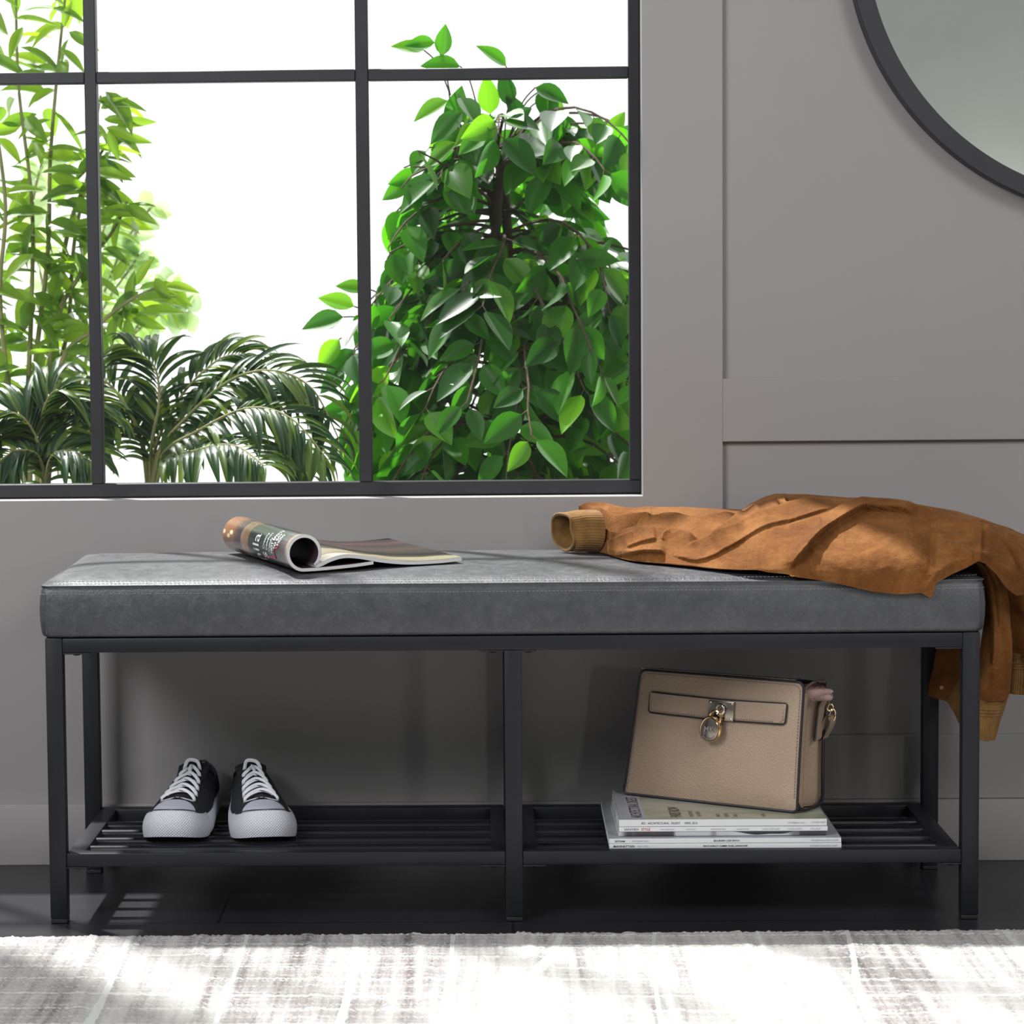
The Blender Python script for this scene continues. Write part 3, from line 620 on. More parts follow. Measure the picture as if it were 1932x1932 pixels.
# hardware on both sides: tab, ring; right side also clasp chain and folded shoulder strap
for sx_ in (-1, 1):
    bx = sx_*(bw(.13)-.001)
    g = G(); V = []
    for z, o_ in [(.092, .0015), (.096, .0030), (.12, .0034), (.138, .0040), (.146, .0075), (.148, .0095)]: V.append([(bx+sx_*o_, y, z) for y in np.linspace(.006, .024, 6)])
    V = np.array(V); g.grid(V); W_ = V.copy(); W_[..., 0] += sx_*.0022; g.grid(W_, flip=True); a_, b_ = V.shape[:2]
    idx = [i*b_ for i in range(a_)]+[(a_-1)*b_+j for j in range(1, b_)]+[i*b_+b_-1 for i in range(a_-2, -1, -1)]+[j for j in range(b_-2, 0, -1)]
    for k in range(len(idx)): p, q = idx[k], idx[(k+1) % len(idx)]; g.f.append((p, q, q+a_*b_, p+a_*b_))
    tab = g.build('ring_tab', 'taupe', bag, world=False)
    g = G(); g.tube([V[i, 0]+np.array([sx_*.001, 0, 0]) for i in range(a_)], .0014, 6); g.build('tab_edge', 'edge', tab, world=False)
    g = G(); a = np.linspace(0, 2*PI, 30, endpoint=False); g.tube(np.c_[bx+sx_*((.0065 if sx_ > 0 else .0125)+.0030*np.cos(a)), .015+.0095*np.cos(a), .1535+.0085*np.sin(a)], .0013, 8, closed=True); g.build('ring', 'gold', bag, world=False)
bx = bw(.13)
g = G(); g.tube(cr([(bx+.0075, .021, .1555), (bx+.0095, .024, .148), (bx+.0105, .026, .141)], 10), [.0011, .0013, .002, .0022, .0026, .0024, .002, .0015, .0012, .0011], 10)
a = np.linspace(0, 2*PI, 24, endpoint=False); g.tube(np.c_[bx+.0120+.0032*np.cos(a), .027+.002*np.cos(a), .1355+.0048*np.sin(a)], .0013, 8, closed=True)
g.tube(np.c_[bx+.0150+.0035*np.cos(a), .029+.002*np.cos(a), .1250+.0085*np.sin(a)], .0012, 8, closed=True); g.build('clasp', 'gold', bag, world=False)
g = G(); P = cr([[(bx+.015, y, .1235) for y in (.020, .036)], [(bx+.0165, y, .1150) for y in (.019, .036)], [(bx+.012, y+.002, .1040) for y in (.02, .037)], [(bx+.006, y+.006, .0955) for y in (.02, .037)], [(bx+.002, y+.010, .090) for y in (.02, .034)], [(bx-.012, y+.014, .085) for y in (.026, .036)]], 26)
g.grid(P); g.grid(P+np.array([.0008, 0, .0016]), flip=True); g.build('shoulder_strap', 'taupe2', bag, world=False)
g = G(); P = cr([[(bx+.015, y, .1235) for y in (.020, .036)], [(bx+.010, y-.001, .1240) for y in (.020, .036)], [(bx+.006, y-.001, .117) for y in (.021, .037)], [(bx+.004, y, .106) for y in (.022, .038)], [(bx-.003, y+.008, .096) for y in (.026, .036)]], 22)
g.grid(P); g.grid(P+np.array([0, 0, .0016]), flip=True); g.build('shoulder_strap', 'taupe2', bag, world=False)
# pink zip pouch bulging from the open corner
g = G(); P = []
for u in np.linspace(0, 1, 22):
    x = bw(.17)-.034+.058*u; hw = .024*(math.sin(PI*min(1, u*.80+.18)))**.7*(1-.5*u**3); ht = .0135*(1-u)**.5+.0035; row = []
    for t_ in np.arange(20)/20*2*PI: row.append((x+.003*math.sin(t_*2+u*4), .004+hw*math.cos(t_), .1615-.003*u+ht*math.sin(t_)*(1+.35*math.cos(t_+1))+.0012*math.sin(9*u+3*t_)))
    P.append(row)
g.grid(np.array(P), closev=True, flip=True); g.f += [tuple(range(20)), tuple((21*20)+j for j in range(20))[::-1]]
po = g.build('lining_pouch', 'pink', bag, world=False)
g = G(); Pn = np.array(P)
for i_ in (13, 15): g.tube([Pn[i_, j]*1.0+np.array([0, 0, .0002]) for j in range(-8, 8)], .0005, 5)
M['mauve'] = mat('mauve_thread', (.20, .10, .12), .6); g.build('stitching', 'mauve', po, world=False)
# folded lining edge standing up in front of the pouch
g = G(); P = cr([[(bw(.17)-.014, -.026, .156), (bw(.17)-.010, .002, .158)], [(bw(.17)-.004, -.020, .168), (bw(.17)-.001, .008, .172)], [(bw(.17)+.004, -.012, .176), (bw(.17)+.006, .012, .176)], [(bw(.17)+.010, -.004, .174), (bw(.17)+.012, .012, .172)]], 16)
g.grid(P); g.grid(P+np.array([0, 0, -.0012]), flip=True); g.build('lining_fold', 'pink', bag, world=False)

def shear(o):
    for c in o.children:
        for v in c.data.vertices: v.co.x += .0150*v.co.z/BH
        shear(c)
shear(bag)
# ------------------------------------------------------------------ sneakers
def outl(t):   # half width of the sole at fraction t from toe to heel
    return .86*np.interp(t, [0, .015, .05, .10, .18, .28, .38, .5, .62, .75, .88, .95, .985, 1], [.004, .017, .0305, .0405, .0475, .0495, .0475, .0425, .038, .0355, .0345, .030, .019, .005])
SL = .278
HS = ([0, .05, .12, .2, .28, .36, .44, .52, .60, .68, .8, .92, 1], [.039, .044, .0475, .0505, .0540, .0590, .0650, .0705, .074, .073, .062, .064, .066])
def sneaker(x, y, rz, lean, label):
    """toe tip at (x, y); toe towards -Y"""
    root = empty('sneaker', (x, y, .0937), math.radians(rz), label, 'shoe', 'canvas sneakers on the shelf')
    off = lambda t: lean*math.sin(PI*min(1, t*.85))**2
    spring = lambda t: .0085*max(0, 1-t/.22)**2
    def sole(name, m, k, z0f, z1f, bulge, t0=0.0, t1=1.0, n=70, uv=False):
        ts = t0+(t1-t0)*(1-np.cos(np.linspace(0, PI, n)))/2
        L = [(off(t)*.4-outl(t)*k, t*SL, t) for t in ts]+[(off(t)*.4+outl(t)*k, t*SL, t) for t in ts[::-1]]
        rows = []; UV = []; zz = np.linspace(0, 1, 9)
        dsum = 0; prev = None
        for X_, Y_, t in L:
            if prev: dsum += math.hypot(X_-prev[0], Y_-prev[1])
            prev = (X_, Y_); r_ = []
            cx = off(t)*.4; s_ = 1 if X_ > cx else -1
            for q in zz:
                b = bulge*math.sin(PI*q)**.6; lim = .0
                nx_, ny_ = s_*(.9 if t > .12 else t/.12*.9), -(1-min(1, t/.14)) if t < .5 else max(0, (t-.9)/.1)
                zb = z0f(t)+.003*max(0, 1-t/.2)*(1-((X_-cx)/.05)**2)
                r_.append((X_+nx_*b, Y_+ny_*b, zb+(z1f(t)-zb)*q)); UV.append((dsum, q*.034))
            rows.append(r_)
        g = G(); P = np.array(rows); g.grid(P, closeu=True, uv=np.array(UV)*900 if uv else None, flip=True)
        nL = len(L); h_ = nL//2
        for j, fl in ((8, False), (0, True)):
            for i in range(h_-1):
                q = [(i)*9+j, (i+1)*9+j, (nL-2-i)*9+j, (nL-1-i)*9+j]; g.f.append(q if fl else q[::-1])
        return g.build(name, m, root, world=False, angle=45)
    sl = sole('sole', 'white_rubber', 1.0, spring, lambda t: .0275+spring(t)*.8, .0014)
    # textured toe bumper: shell around the front 14 %
    ts = np.linspace(0, 1, 90); rows = []; UV = []; dd = 0; prev = None
    for q in np.linspace(-1, 1, 90):
        t = .20*abs(q)**1.9; X_ = off(t)*.4+math.copysign(outl(t), q)*(1 if abs(q) > .02 else 0)+(0); 
        th = q*PI/2*.995; ex = .0403*math.copysign(abs(math.sin(th))**.82, q); ey = .058*(1-abs(math.cos(th))**.82)
        if prev is not None: dd += math.hypot(ex-prev[0], ey-prev[1])
        prev = (ex, ey); row = []; sp_ = spring(ey/SL)
        for v in np.linspace(0, 1, 14):
            b = .0030*math.sin(PI*(v*.8+.1))**.7; zt = .0385-.0085*abs(math.sin(th))**3; z = sp_*.7+(zt+sp_*.5-sp_*.7)*v+.0030*(1-v)*max(0, math.cos(th))**2*.9
            ins = -.0035+.0055*v**3
            row.append((ex*(1-ins/.05)+b*math.sin(th), ey+ins*math.cos(th)-b*math.cos(th), z)); UV.append((dd*850, z*850))
        row.append((ex*.86, ey+.006*math.cos(th)+.002, row[-1][2]+.0005)); UV.append((dd*850, 0.04*850))
        rows.append(row)
    g = G(); g.grid(np.array(rows), uv=np.array(UV), flip=True); g.build('toe_bumper', 'bumper', root, world=False)
    # upper
    n, k = 60, 33; ts = np.linspace(.035, .992, n); V = []
    ow = lambda t: np.interp(t, [0, .56, .64, .75, .88, .95, 1], [0, 0, .014, .0225, .0225, .013, 0])
    for t in ts:
        w_ = outl(t)*.955; H_ = np.interp(t, *HS)-.010; cx = off(t)*.4; row = []
        for i, a in enumerate(np.linspace(-PI/2, PI/2, k)):
            s_, c_ = math.sin(a), math.cos(a); e_ = np.interp(t, [0, .3, .6, 1], [.85, 1.0, 1.1, .9])
            px2 = math.copysign(abs(s_)**e_, s_); z = .022+(H_-.022+.010)*abs(c_)**np.interp(t, [0, .3, .6, 1], [.75, .9, .62, .5])
            x_ = cx+(off(t)*.6)*abs(c_)+px2*w_*(1-.10*abs(c_))
            o_ = ow(t)
            if o_ > .001 and abs(x_-cx-off(t)*.6) < o_: z = .030+.02*(abs(x_-cx-off(t)*.6)/o_)**6
            row.append((x_, t*SL, z))
        V.append(row)
    V = np.array(V); g = G(); g.grid(V, flip=True); up = g.build('upper', 'canvas', root, world=False, angle=60)
    def surf(t, u):   # point on the upper at length fraction t, cross fraction u in -1..1
        w_ = outl(t)*.955; H_ = np.interp(t, *HS)-.010; cx = off(t)*.4; a = u*PI/2; s_, c_ = math.sin(a), math.cos(a)
        e_ = np.interp(t, [0, .3, .6, 1], [.85, 1.0, 1.1, .9]); z = .022+(H_-.022+.010)*abs(c_)**np.interp(t, [0, .3, .6, 1], [.75, .9, .62, .5])
        return np.array([cx+(off(t)*.6)*abs(c_)+math.copysign(abs(s_)**e_, s_)*w_*(1-.10*abs(c_)), t*SL, z])
    # smooth toe cap with a thin dark line in front
    g = G(); rows = []
    for q in np.linspace(0, 1, 12):
        rows.append([surf(.02+q*(.150-.105*abs(u)**2.2-.02*(1-abs(u))), u*.97)+np.array([0, -.001, .0024*(1-.5*u*u)]) for u in np.linspace(-1, 1, 41)])
    R_ = np.array(rows); g.grid(R_, flip=True); g.grid(R_-np.array([0, 0, .002]))
    M.setdefault('toecap', mat('smooth_toe_rubber', (.50, .51, .60), .3)); g.build('toe_cap', 'toecap', root, world=False)
    g = G(); pts = []
    for q in np.linspace(-.93, .93, 50): th = q*PI/2; pts.append((.0380*math.copysign(abs(math.sin(th))**.82, q), .0055+.050*(1-abs(math.cos(th))**.82), .0392-.0075*abs(math.sin(th))**3+.0045*max(0, math.cos(th))))
    g.tube(pts, .0007, 6); g.build('toe_line', 'edge', root, world=False)
    # tongue
    g = G(); rows = []
    for t in np.linspace(.17, .62, 20):
        c = surf(t, 0); hw = np.interp(t, [.17, .62], [.013, .022]); rise = np.interp(t, [.17, .5, .62], [.001, .001, .006])
        rows.append([(c[0]+hw*q, c[1], surf(t, q*.38)[2]+rise+.0010*(1-q*q)) for q in np.linspace(-1, 1, 9)])
    R_ = np.array(rows); g.grid(R_, flip=True); g.grid(R_-np.array([0, 0, .0014])); g.build('tongue', 'canvas', root, world=False)
    # laces over six pairs of eyelets
    tt = np.linspace(.205, .555, 6); eu = np.linspace(.40, .26, 6)
    for i in range(6):
        for s_ in (-1, 1):
            p_ = surf(tt[i], s_*eu[i]); q_ = surf(tt[i]+.012, s_*eu[i]); tn = (q_-p_)/np.linalg.norm(q_-p_); r2 = surf(tt[i], s_*(eu[i]+.05))-p_; nm = np.cross(tn, r2); nm *= (1 if nm[2] > 0 else -1)/np.linalg.norm(nm)
            g = G(); g.lathe([(.0016, .0002), (.0026, .0010), (.0036, .0002)], p_, nm, 14); g.build('eyelet', 'chrome', up, world=False)
    g = G(); 
    for i in range(6):
        for s_ in (-1, 1):
            if i == 5: continue
            a = surf(tt[i], s_*eu[i]); b = surf(tt[i+1], -s_*eu[i+1]); hi_ = .0085+.0015*s_
            m1_ = surf(tt[i]+.012, s_*eu[i]*.55)+np.array([0, -.001, hi_*.9]); m2_ = surf((tt[i]+tt[i+1])/2, 0)+np.array([0, 0, .0058+(.0028 if s_ > 0 else 0)]); m3_ = surf(tt[i+1]-.012, -s_*eu[i+1]*.6)+np.array([0, 0, .0030])
            g.tube(cr([a-np.array([0, 0, .001]), a+np.array([0, -.0008, .0045]), m1_, m2_, m3_, b-np.array([0, 0, .0015])], 30), .0023, 10, flat=.30, up=(0, 0, 1))
    # bottom bar under the crossings, loose loop at the top
    a, b = surf(tt[0]-.004, -eu[0]), surf(tt[0]-.004, eu[0]); g.tube(cr([a, a*.6+b*.4+np.array([0, -.002, .005]), a*.4+b*.6+np.array([0, -.002, .005]), b], 20), .0025, 10, flat=.3, up=(0, 0, 1))
    a, b = surf(tt[5], -eu[5]), surf(tt[5], eu[5]); c = surf(tt[5]+.02, 0)
    g.tube(cr([a, a+np.array([.001, -.003, .006]), c+np.array([-.006, -.004, .012]), c+np.array([.006, -.006, .011]), b+np.array([0, -.005, .007]), b], 34), .0025, 10, flat=.34, up=(0, 0, 1))
    g.tube(cr([b, b+np.array([-.004, -.006, .004]), c+np.array([.001, -.013, .007]), surf(tt[4], .02)+np.array([0, -.002, .010]), surf(tt[3]+.02, .05)+np.array([0, 0, .005])], 26), .0025, 10, flat=.34, up=(0, 0, 1))
    g.build('laces', 'lace', root, world=False)
    # heel strip and collar binding
    g = G(); P_ = []
    for t in np.linspace(.585, .985, 30): P_.append(surf(t, .0)*0+np.array([off(t)*1.0*.999+ow(t), t*SL, V[min(n-1, int((t-.035)/.957*(n-1)))][:, 2].max()]))
    for p in P_[::-1]: P_.append(p*np.array([1, 1, 1])-np.array([2*(p[0]-off(p[1]/SL)), 0, 0]))
    g.tube(P_, .0015, 6, closed=True); g.build('collar_binding', 'edge', root, world=False)
    return root
sneaker(-.4580, .0690, -3, .006, 'black canvas sneaker on the left of the pair, nearest the end of the bench')
sneaker(-.3290, .0660, 9, -.008, 'black canvas sneaker on the right of the pair, its toe turned slightly outward')
# ------------------------------------------------------------------ rolled open magazine on the cushion
AX = math.atan2(.402, .915)
roll = empty('open_magazine', (-.2715, .0370, .4606), AX, 'open magazine lying on the cushion with its front half curled into a tube', 'magazine')
roll.rotation_euler = (math.radians(1.1), 0, AX)
RL, RR, TH = .2680, .0248, .0048
def sheet(path, L, o_in, o_out, name, m, par=roll, y0=0.0, n=26, lift=None, closed_ends=True, uv=True):
    """ribbon that follows a profile (s, z), offset to both sides of it, running back along local y"""
    P = np.array(path); T_ = np.gradient(P, axis=0); T_ /= np.linalg.norm(T_, axis=1)[:, None]; N_ = np.c_[-T_[:, 1], T_[:, 0]]
    ys = np.linspace(y0, y0+L, n); g = G(); U = np.linspace(0, 1, len(P))
    def surf(o_): Q = P+N_*o_; return np.array([[(q[0], y, q[1]+(lift(q[0], y) if lift else 0)) for y in ys] for q in Q])
    uvs = [[(((y-y0)/L), u) for y in ys] for u in U]
    A, B_ = surf(o_out), surf(o_in); g.grid(A, uv=uvs, flip=True); g.grid(B_, uv=uvs)
    a, b = A.shape[:2]; idx = [i*b for i in range(a)]+[(a-1)*b+j for j in range(1, b)]+[i*b+b-1 for i in range(a-2, -1, -1)]+[j for j in range(b-2, 0, -1)]
    for k in range(len(idx)): p, q = idx[k], idx[(k+1) % len(idx)]; g.f.append((q, p, p+a*b, q+a*b))
    return g.build(name, m, par, world=False, angle=50)
ph = np.radians(np.linspace(-48, 270, 70)); rm = RR-TH/2
arc = [(rm*.985*math.cos(t), RR+rm*math.sin(t)) for t in ph]
tail = cr([arc[-1], (.02, TH/2+.0002), (.045, TH/2+.0012), (.075, TH/2+.0030), (.098, TH/2+.0052)], 24)[1:]
pathA = np.array(arc+[tuple(q) for q in tail])
sheet(pathA, RL, -TH/2+.0004, TH/2-.0004, 'page_block', 'paper')
def rcover():
    m = mat('printed_cover', (.03, .05, .04), .22, coat=.4); t = NT(m); uv = t.add('ShaderNodeUVMap'); sx = t.add('ShaderNodeSeparateXYZ'); t.l(uv, 'UV', sx, 'Vector')
    r = t.ramp(sx, 0, [(0, (.40, .33, .24)), (.035, (.10, .07, .07)), (.12, (.030, .040, .036)), (.50, (.020, .034, .028)), (.585, (.03, .04, .03)), (.60, (.33, .20, .11)), (.70, (.36, .22, .13)), (.72, (.045, .035, .045)), (.80, (.09, .055, .05)), (.84, (.22, .11, .06)), (1, (.30, .14, .08))])
    mp = t.add('ShaderNodeMapping'); mp.inputs['Scale'].default_value = (9, 13, 1); t.l(uv, 'UV', mp, 'Vector'); v = t.add('ShaderNodeTexVoronoi', i_Scale=1.1); t.l(mp, 'Vector', v, 'Vector')
    sp_ = t.ramp(v, 'Distance', [(.22, (1, 1, 1)), (.34, (0, 0, 0))]); g_ = t.math('GREATER_THAN', sx, .80); k = t.math('MULTIPLY', sp_, g_); k = t.math('MULTIPLY', k, .85)
    mx = t.add('ShaderNodeMixRGB'); t.l(k, 0, mx, 'Fac'); t.l(r, 'Color', mx, 'Color1'); mx.inputs['Color2'].default_value = (.85, .72, .38, 1); t.l(mx, 'Color', t.b, 'Base Color'); return m
M['rcover'] = rcover(); M['inner'] = mat('dark_inner_page', (.045, .025, .035), .35)
# outside of the roll is on the -normal side of the path
sheet(pathA, RL, -TH/2, -TH/2+.0004, 'printed_cover', 'rcover'); sheet(pathA, RL, TH/2-.0004, TH/2, 'inner_page', 'inner')
def rolltext(s, size, u0, phi0, m, bold=False, name='lettering', sq=1.0):
    V, F = text_mesh(s, size, 'LEFT', bold); Rr = RR+.00012; p_ = phi0-V[:, 0]*sq/Rr; k = p_ > math.radians(60)
    g = G(); g.add(np.c_[Rr*np.cos(p_), u0+V[:, 1], RR+Rr*np.sin(p_)], [f for f in F if all(k[i] for i in f)]); g.build(name, m, roll, world=False, smooth=False)
d2 = math.radians
rolltext('nila', .036, .112, d2(238), 'ink_white', sq=.86); rolltext("'s", .034, .082, d2(232), 'ink_white', sq=.9)
for k, s in enumerate(['Creamy', 'Comfort', 'Comfy']): rolltext(s, .0105, .088-.0115*k, d2(186+2*k), 'ink_white', sq=.72)
for k, s in enumerate(['HOT SPOTS', 'TO EAT', 'NOW']): rolltext(s, .0100, .0555-.0105*k, d2(192-14*k), 'ink_white', True, sq=.72)
def rollline(u0, p0, u1, p1):
    g = G(); Rr = RR+.0002; g.tube([(Rr*math.cos(a), u, RR+Rr*math.sin(a)) for u, a in zip(np.linspace(u0, u1, 16), np.radians(np.linspace(p0, p1, 16)))], .00055, 5); g.build('printed_line', 'ink_pink', roll, world=False)
rollline(.095, 208, .048, 208); rollline(.048, 208, .048, 172); rollline(.048, 172, .036, 172); rollline(.036, 172, .036, 150)
# bar code printed on the inner page
g = G(); Ri = RR-TH-.0001
g.grid(np.array([[(Ri*math.cos(a), y, RR+Ri*math.sin(a)) for y in (.0025, .028)] for a in np.radians(np.linspace(-38, 52, 24))])); bc = g.build('barcode_label', 'spine', roll, world=False)
g = G(); Ri -= .00015; a = -34.0; random.seed(3)
while a < 48:
    w_ = random.choice([.9, 1.4, 2.4, 3.2]); g.grid(np.array([[(Ri*math.cos(q), y, RR+Ri*math.sin(q)) for y in (.006, .024)] for q in np.radians([a, a+w_/2, a+w_])])); a += w_+random.choice([1.2, 2, 3])
g.build('barcode_bars', 'ink', bc, world=False, smooth=False)
pathB = cr([(.0165, .0070), (.024, .0085), (.038, .0142), (.056, .0178), (.078, .0160), (.105, .0105), (.135, .0062), (.165, .0046), (.197, .0050), (.2260, .0068)], 60)
liftB = lambda s, y: .004*(y/RL)**2*math.exp(-((s-.05)/.06)**2)
sheet(pathB, RL, -.0024, .0022, 'page_block', 'paper', lift=liftB)
def photo_page():
    m = mat('printed_page', (.5, .45, .35), .38, spec=.3); t = NT(m); uv = t.add('ShaderNodeUVMap'); mp = t.add('ShaderNodeMapping'); mp.inputs['Scale'].default_value = (2.2, 2.6, 1); mp.inputs['Rotation'].default_value = (0, 0, .5); t.l(uv, 'UV', mp, 'Vector')
    n = t.noise(mp, 1.4, 2, .5, .5); sx = t.add('ShaderNodeSeparateXYZ'); t.l(uv, 'UV', sx, 'Vector')
    a = t.math('MULTIPLY', sx, .95); b = t.math('MULTIPLY', sx, .28, 1); c = t.math('ADD', a, b); n2 = t.math('MULTIPLY', n, .3); c = t.math('MULTIPLY', t.math('ADD', c, n2), .80)
    r = t.ramp(c, 0, [(.12, (.42, .40, .36)), (.26, (.30, .28, .22)), (.28, (.14, .055, .05)), (.30, (.20, .18, .12)), (.42, (.24, .22, .14)), (.45, (.05, .035, .025)), (.60, (.020, .015, .013)), (.72, (.045, .028, .02)), (.84, (.016, .013, .012)), (.93, (.07, .03, .028)), (.98, (.022, .016, .014))])
    t.l(r, 'Color', t.b, 'Base Color'); return m
M['photo_page'] = photo_page()
sheet(pathB, RL, .0022, .0026, 'printed_page', 'photo_page', lift=liftB)

# ------------------------------------------------------------------ jacket
jk = empty('suede_jacket', (.42, .17, .4655), 0, 'tan suede jacket with ribbed knit trim slung over the right end of the bench', 'jacket')
def pa(L): return [(1030+.2329*u, 920+.2329*v) for u, v in L]
def pb(L): return [(1440+.2547*u, 920+.2547*v) for u, v in L]
TOP = [(1092, 956), (1104, 948), (1120, 947), (1135, 948), (1160, 955), (1190, 958), (1228, 956), (1286, 956.5), (1361, 960), (1403, 962), (1426, 945), (1445, 936), (1461, 932), (1516, 932.5), (1580, 938), (1669, 945.5), (1733, 953), (1797, 964.6), (1847, 979), (1873, 989), (1898, 996), (1932, 1010), (1965, 1030), (1990, 1060), (2002, 1090)]
BOT = [(1092, 1030), (1110, 1040), (1123, 1046), (1132, 1053), (1150, 1059), (1172, 1061), (1207, 1062), (1240, 1064), (1274, 1067), (1321, 1071), (1379, 1074), (1430, 1075.5), (1449, 1080), (1483, 1083), (1504, 1089), (1562, 1097), (1644, 1116), (1695, 1121.5), (1738, 1119), (1748, 1124), (1755, 1129), (1760, 1122), (1767, 1099), (1779, 1093), (1797, 1083), (1822, 1072), (1846, 1059), (1860, 1064), (1880, 1084), (1900, 1110), (1918, 1124), (1932, 1122), (1965, 1128), (1990, 1125), (2002, 1110)]
nx, nv = 620, 150; PX = np.linspace(1092, 2002, nx)
tX, tY = np.array(TOP).T; bX, bY = np.array(BOT).T
def sm(a, k=5): ker = np.ones(k)/k; p = np.r_[np.full(k//2, a[0]), a, np.full(k//2, a[-1])]; return np.convolve(p, ker, 'valid')
Tp = sm(np.interp(PX, tX, tY), 7); Bp = sm(np.interp(PX, bX, bY), 3)
Yt = np.interp(PX, [1092, 1150, 1300, 1440, 1600, 1800, 2002], [.305, .300, .285, .24, .20, .17, .13])
Yb = np.array([at(px, py, Z=.4620)[1] for px, py in zip(PX, Bp)]); Yb = np.where(PX > 1440, np.interp(PX, [1440, 1483, 1500, 1850, 1900, 2002], [at(1440, 1078, Z=.4620)[1], .004, -.0145, -.0135, .02, .06]), Yb)
Yb = sm(Yb, 91); Yt = sm(Yt, 91); Yb = np.where((PX > 1500) & (PX < 1850), np.minimum(Yb, -.0135), Yb)
CUTV = .80
T0 = sm(np.where(Bp > 1076, .84*np.clip((np.maximum(Bp-1076, 0))/(Bp-Tp), 0, 1), 0), 61)
vv = np.linspace(0, 1, nv); P = np.zeros((nx, nv, 3)); PXY = np.zeros((nx, nv, 2))
for i, px in enumerate(PX):
    for j, v in enumerate(vv):
        if v <= CUTV:
            t_ = v/CUTV; py = Bp[i]+(Tp[i]-Bp[i])*(.45*math.sin(PI/2*t_)**.93+.55*t_)
            u_ = (t_-T0[i])/(1-T0[i]); t2 = (u_+math.sqrt(u_*u_+.012))/2-.055*math.exp(-max(0, 1-u_)*0)*0; k_ = min(1, T0[i]/.06); t2 = k_*min(t2, 1)+(1-k_)*max(u_, 0); Y = Yb[i]+(Yt[i]-Yb[i])*(.45*(1-math.cos(PI/2*t2))**.95+.55*t2)
            P[i, j] = at(px, py, Y=Y); PXY[i, j] = (px, py)
        else:
            q = (v-CUTV)/(1-CUTV); p0 = P[i, int(round(CUTV*(nv-1)))] if False else at(px, Tp[i], Y=Yt[i]); ye = .335; ze = .467 if p0[0] < .60 else max(.35, .467-(p0[0]-.60)*1.1)
            P[i, j] = (p0[0]+.012*math.sin(6*q), p0[1]+(ye-p0[1])*q, p0[2]+(ze-p0[2])*(1-math.cos(PI/2*q))); PXY[i, j] = (px, Tp[i]-60*q)
H = np.zeros((nx, nv))
def fold(L, side, amp, width, soft=2.2, taper=.12):
    global H; soft = soft*.6
    L = cr(np.array(L, float), 60); S = np.r_[0, np.cumsum(np.linalg.norm(np.diff(L, axis=0), axis=1))]; S /= S[-1]
    Q = PXY.reshape(-1, 2); best = np.full(len(Q), 1e9); sg = np.zeros(len(Q)); par = np.zeros(len(Q))
    for k in range(len(L)-1):
        a, b = L[k], L[k+1]; d = b-a; l2 = d@d+1e-9; t_ = np.clip(((Q-a)@d)/l2, 0, 1); c = a+t_[:, None]*d; e = Q-c; dist = np.hypot(e[:, 0], e[:, 1])
        m_ = dist < best; best[m_] = dist[m_]; sg[m_] = np.sign(d[0]*e[m_, 1]-d[1]*e[m_, 0]); par[m_] = (S[k]+t_*(S[k+1]-S[k]))[m_]
    d = best*sg*side; h = np.where(d > 0, np.exp(-(d/width)**1.35), np.exp(-(d/soft)**2)); tp = np.clip(np.minimum(par, 1-par)/taper, 0, 1); tp = tp*tp*(3-2*tp)
    H += (1.75*amp*h*tp).reshape(nx, nv)
fold(pa([(350, 215), (370, 250), (430, 340), (500, 390), (570, 410), (690, 370), (900, 370), (1080, 385), (1260, 440)]), 1, .0120, 20)
fold(pa([(330, 130), (430, 190), (500, 235), (570, 260), (720, 255), (860, 260), (960, 240), (1060, 240), (1200, 275), (1350, 250), (1590, 205)]), 1, .0105, 17)
fold(pa([(480, 130), (600, 190), (720, 225), (860, 255)]), 1, .006, 12)
fold(pa([(730, 200), (790, 160), (860, 152)]), 1, .004, 14)
fold(pa([(1300, 412), (1400, 350), (1480, 300), (1600, 190), (1700, 100)]), 1, .0100, 34)
fold(pa([(1090, 512), (1250, 440), (1400, 392), (1560, 330), (1720, 232), (1932, 150)])+pb([(150, 135), (330, 106), (550, 98), (800, 100), (1150, 150), (1400, 205)]), 1, .0090, 17)
fold(pa([(990, 540), (1100, 575), (1250, 592), (1500, 490), (1750, 340), (1932, 280)])+pb([(200, 250), (400, 195), (560, 160)]), -1, .0040, 12, 1.6)
fold(pa([(430, 560), (560, 570), (700, 552), (800, 536), (980, 545)]), -1, .0085, 16)
fold(pa([(930, 450), (945, 405), (1000, 385)]), 1, .0022, 6, 1.3)
fold(pa([(735, 365), (745, 310), (790, 268)]), 1, .0026, 6, 1.3)
fold(pa([(470, 480), (620, 430), (700, 400)]), 1, .005, 14); fold(pa([(640, 520), (760, 470), (900, 440)]), -1, .004, 18)
fold(pb([(165, 640), (300, 480), (450, 330), (600, 240), (720, 186), (850, 187), (1000, 200), (1150, 235)]), -1, .0115, 22, 1.8)
fold(pb([(400, 235), (600, 165), (720, 137), (850, 136), (1000, 150), (1200, 185), (1500, 262), (1760, 330)]), 1, .0080, 15)
fold(pb([(180, 290), (300, 258), (430, 245)]), 1, .004, 16, 5); fold(pb([(420, 250), (380, 340), (300, 440)]), -1, .003, 16, 5)
fold(pb([(1040, 240), (1250, 262), (1500, 312), (1650, 372), (1800, 500), (1900, 700)]), 1, .0085, 24)
fold(pb([(1500, 232), (1600, 245), (1700, 272), (1850, 330)]), -1, .005, 12); fold(pb([(1600, 306), (1740, 300), (1932, 400), (2100, 560)]), 1, .0080, 22)
fold(pb([(1650, 330), (1800, 410), (1932, 520), (2080, 700)]), 1, .006, 16)
fold(pb([(1150, 330), (1350, 360), (1560, 440)]), 1, .0035, 20, 8); fold(pb([(1290, 400), (1500, 470), (1700, 522)]), 1, .005, 22, 7); fold(pb([(760, 560), (900, 430), (1100, 330)]), 1, .002, 40, 20)
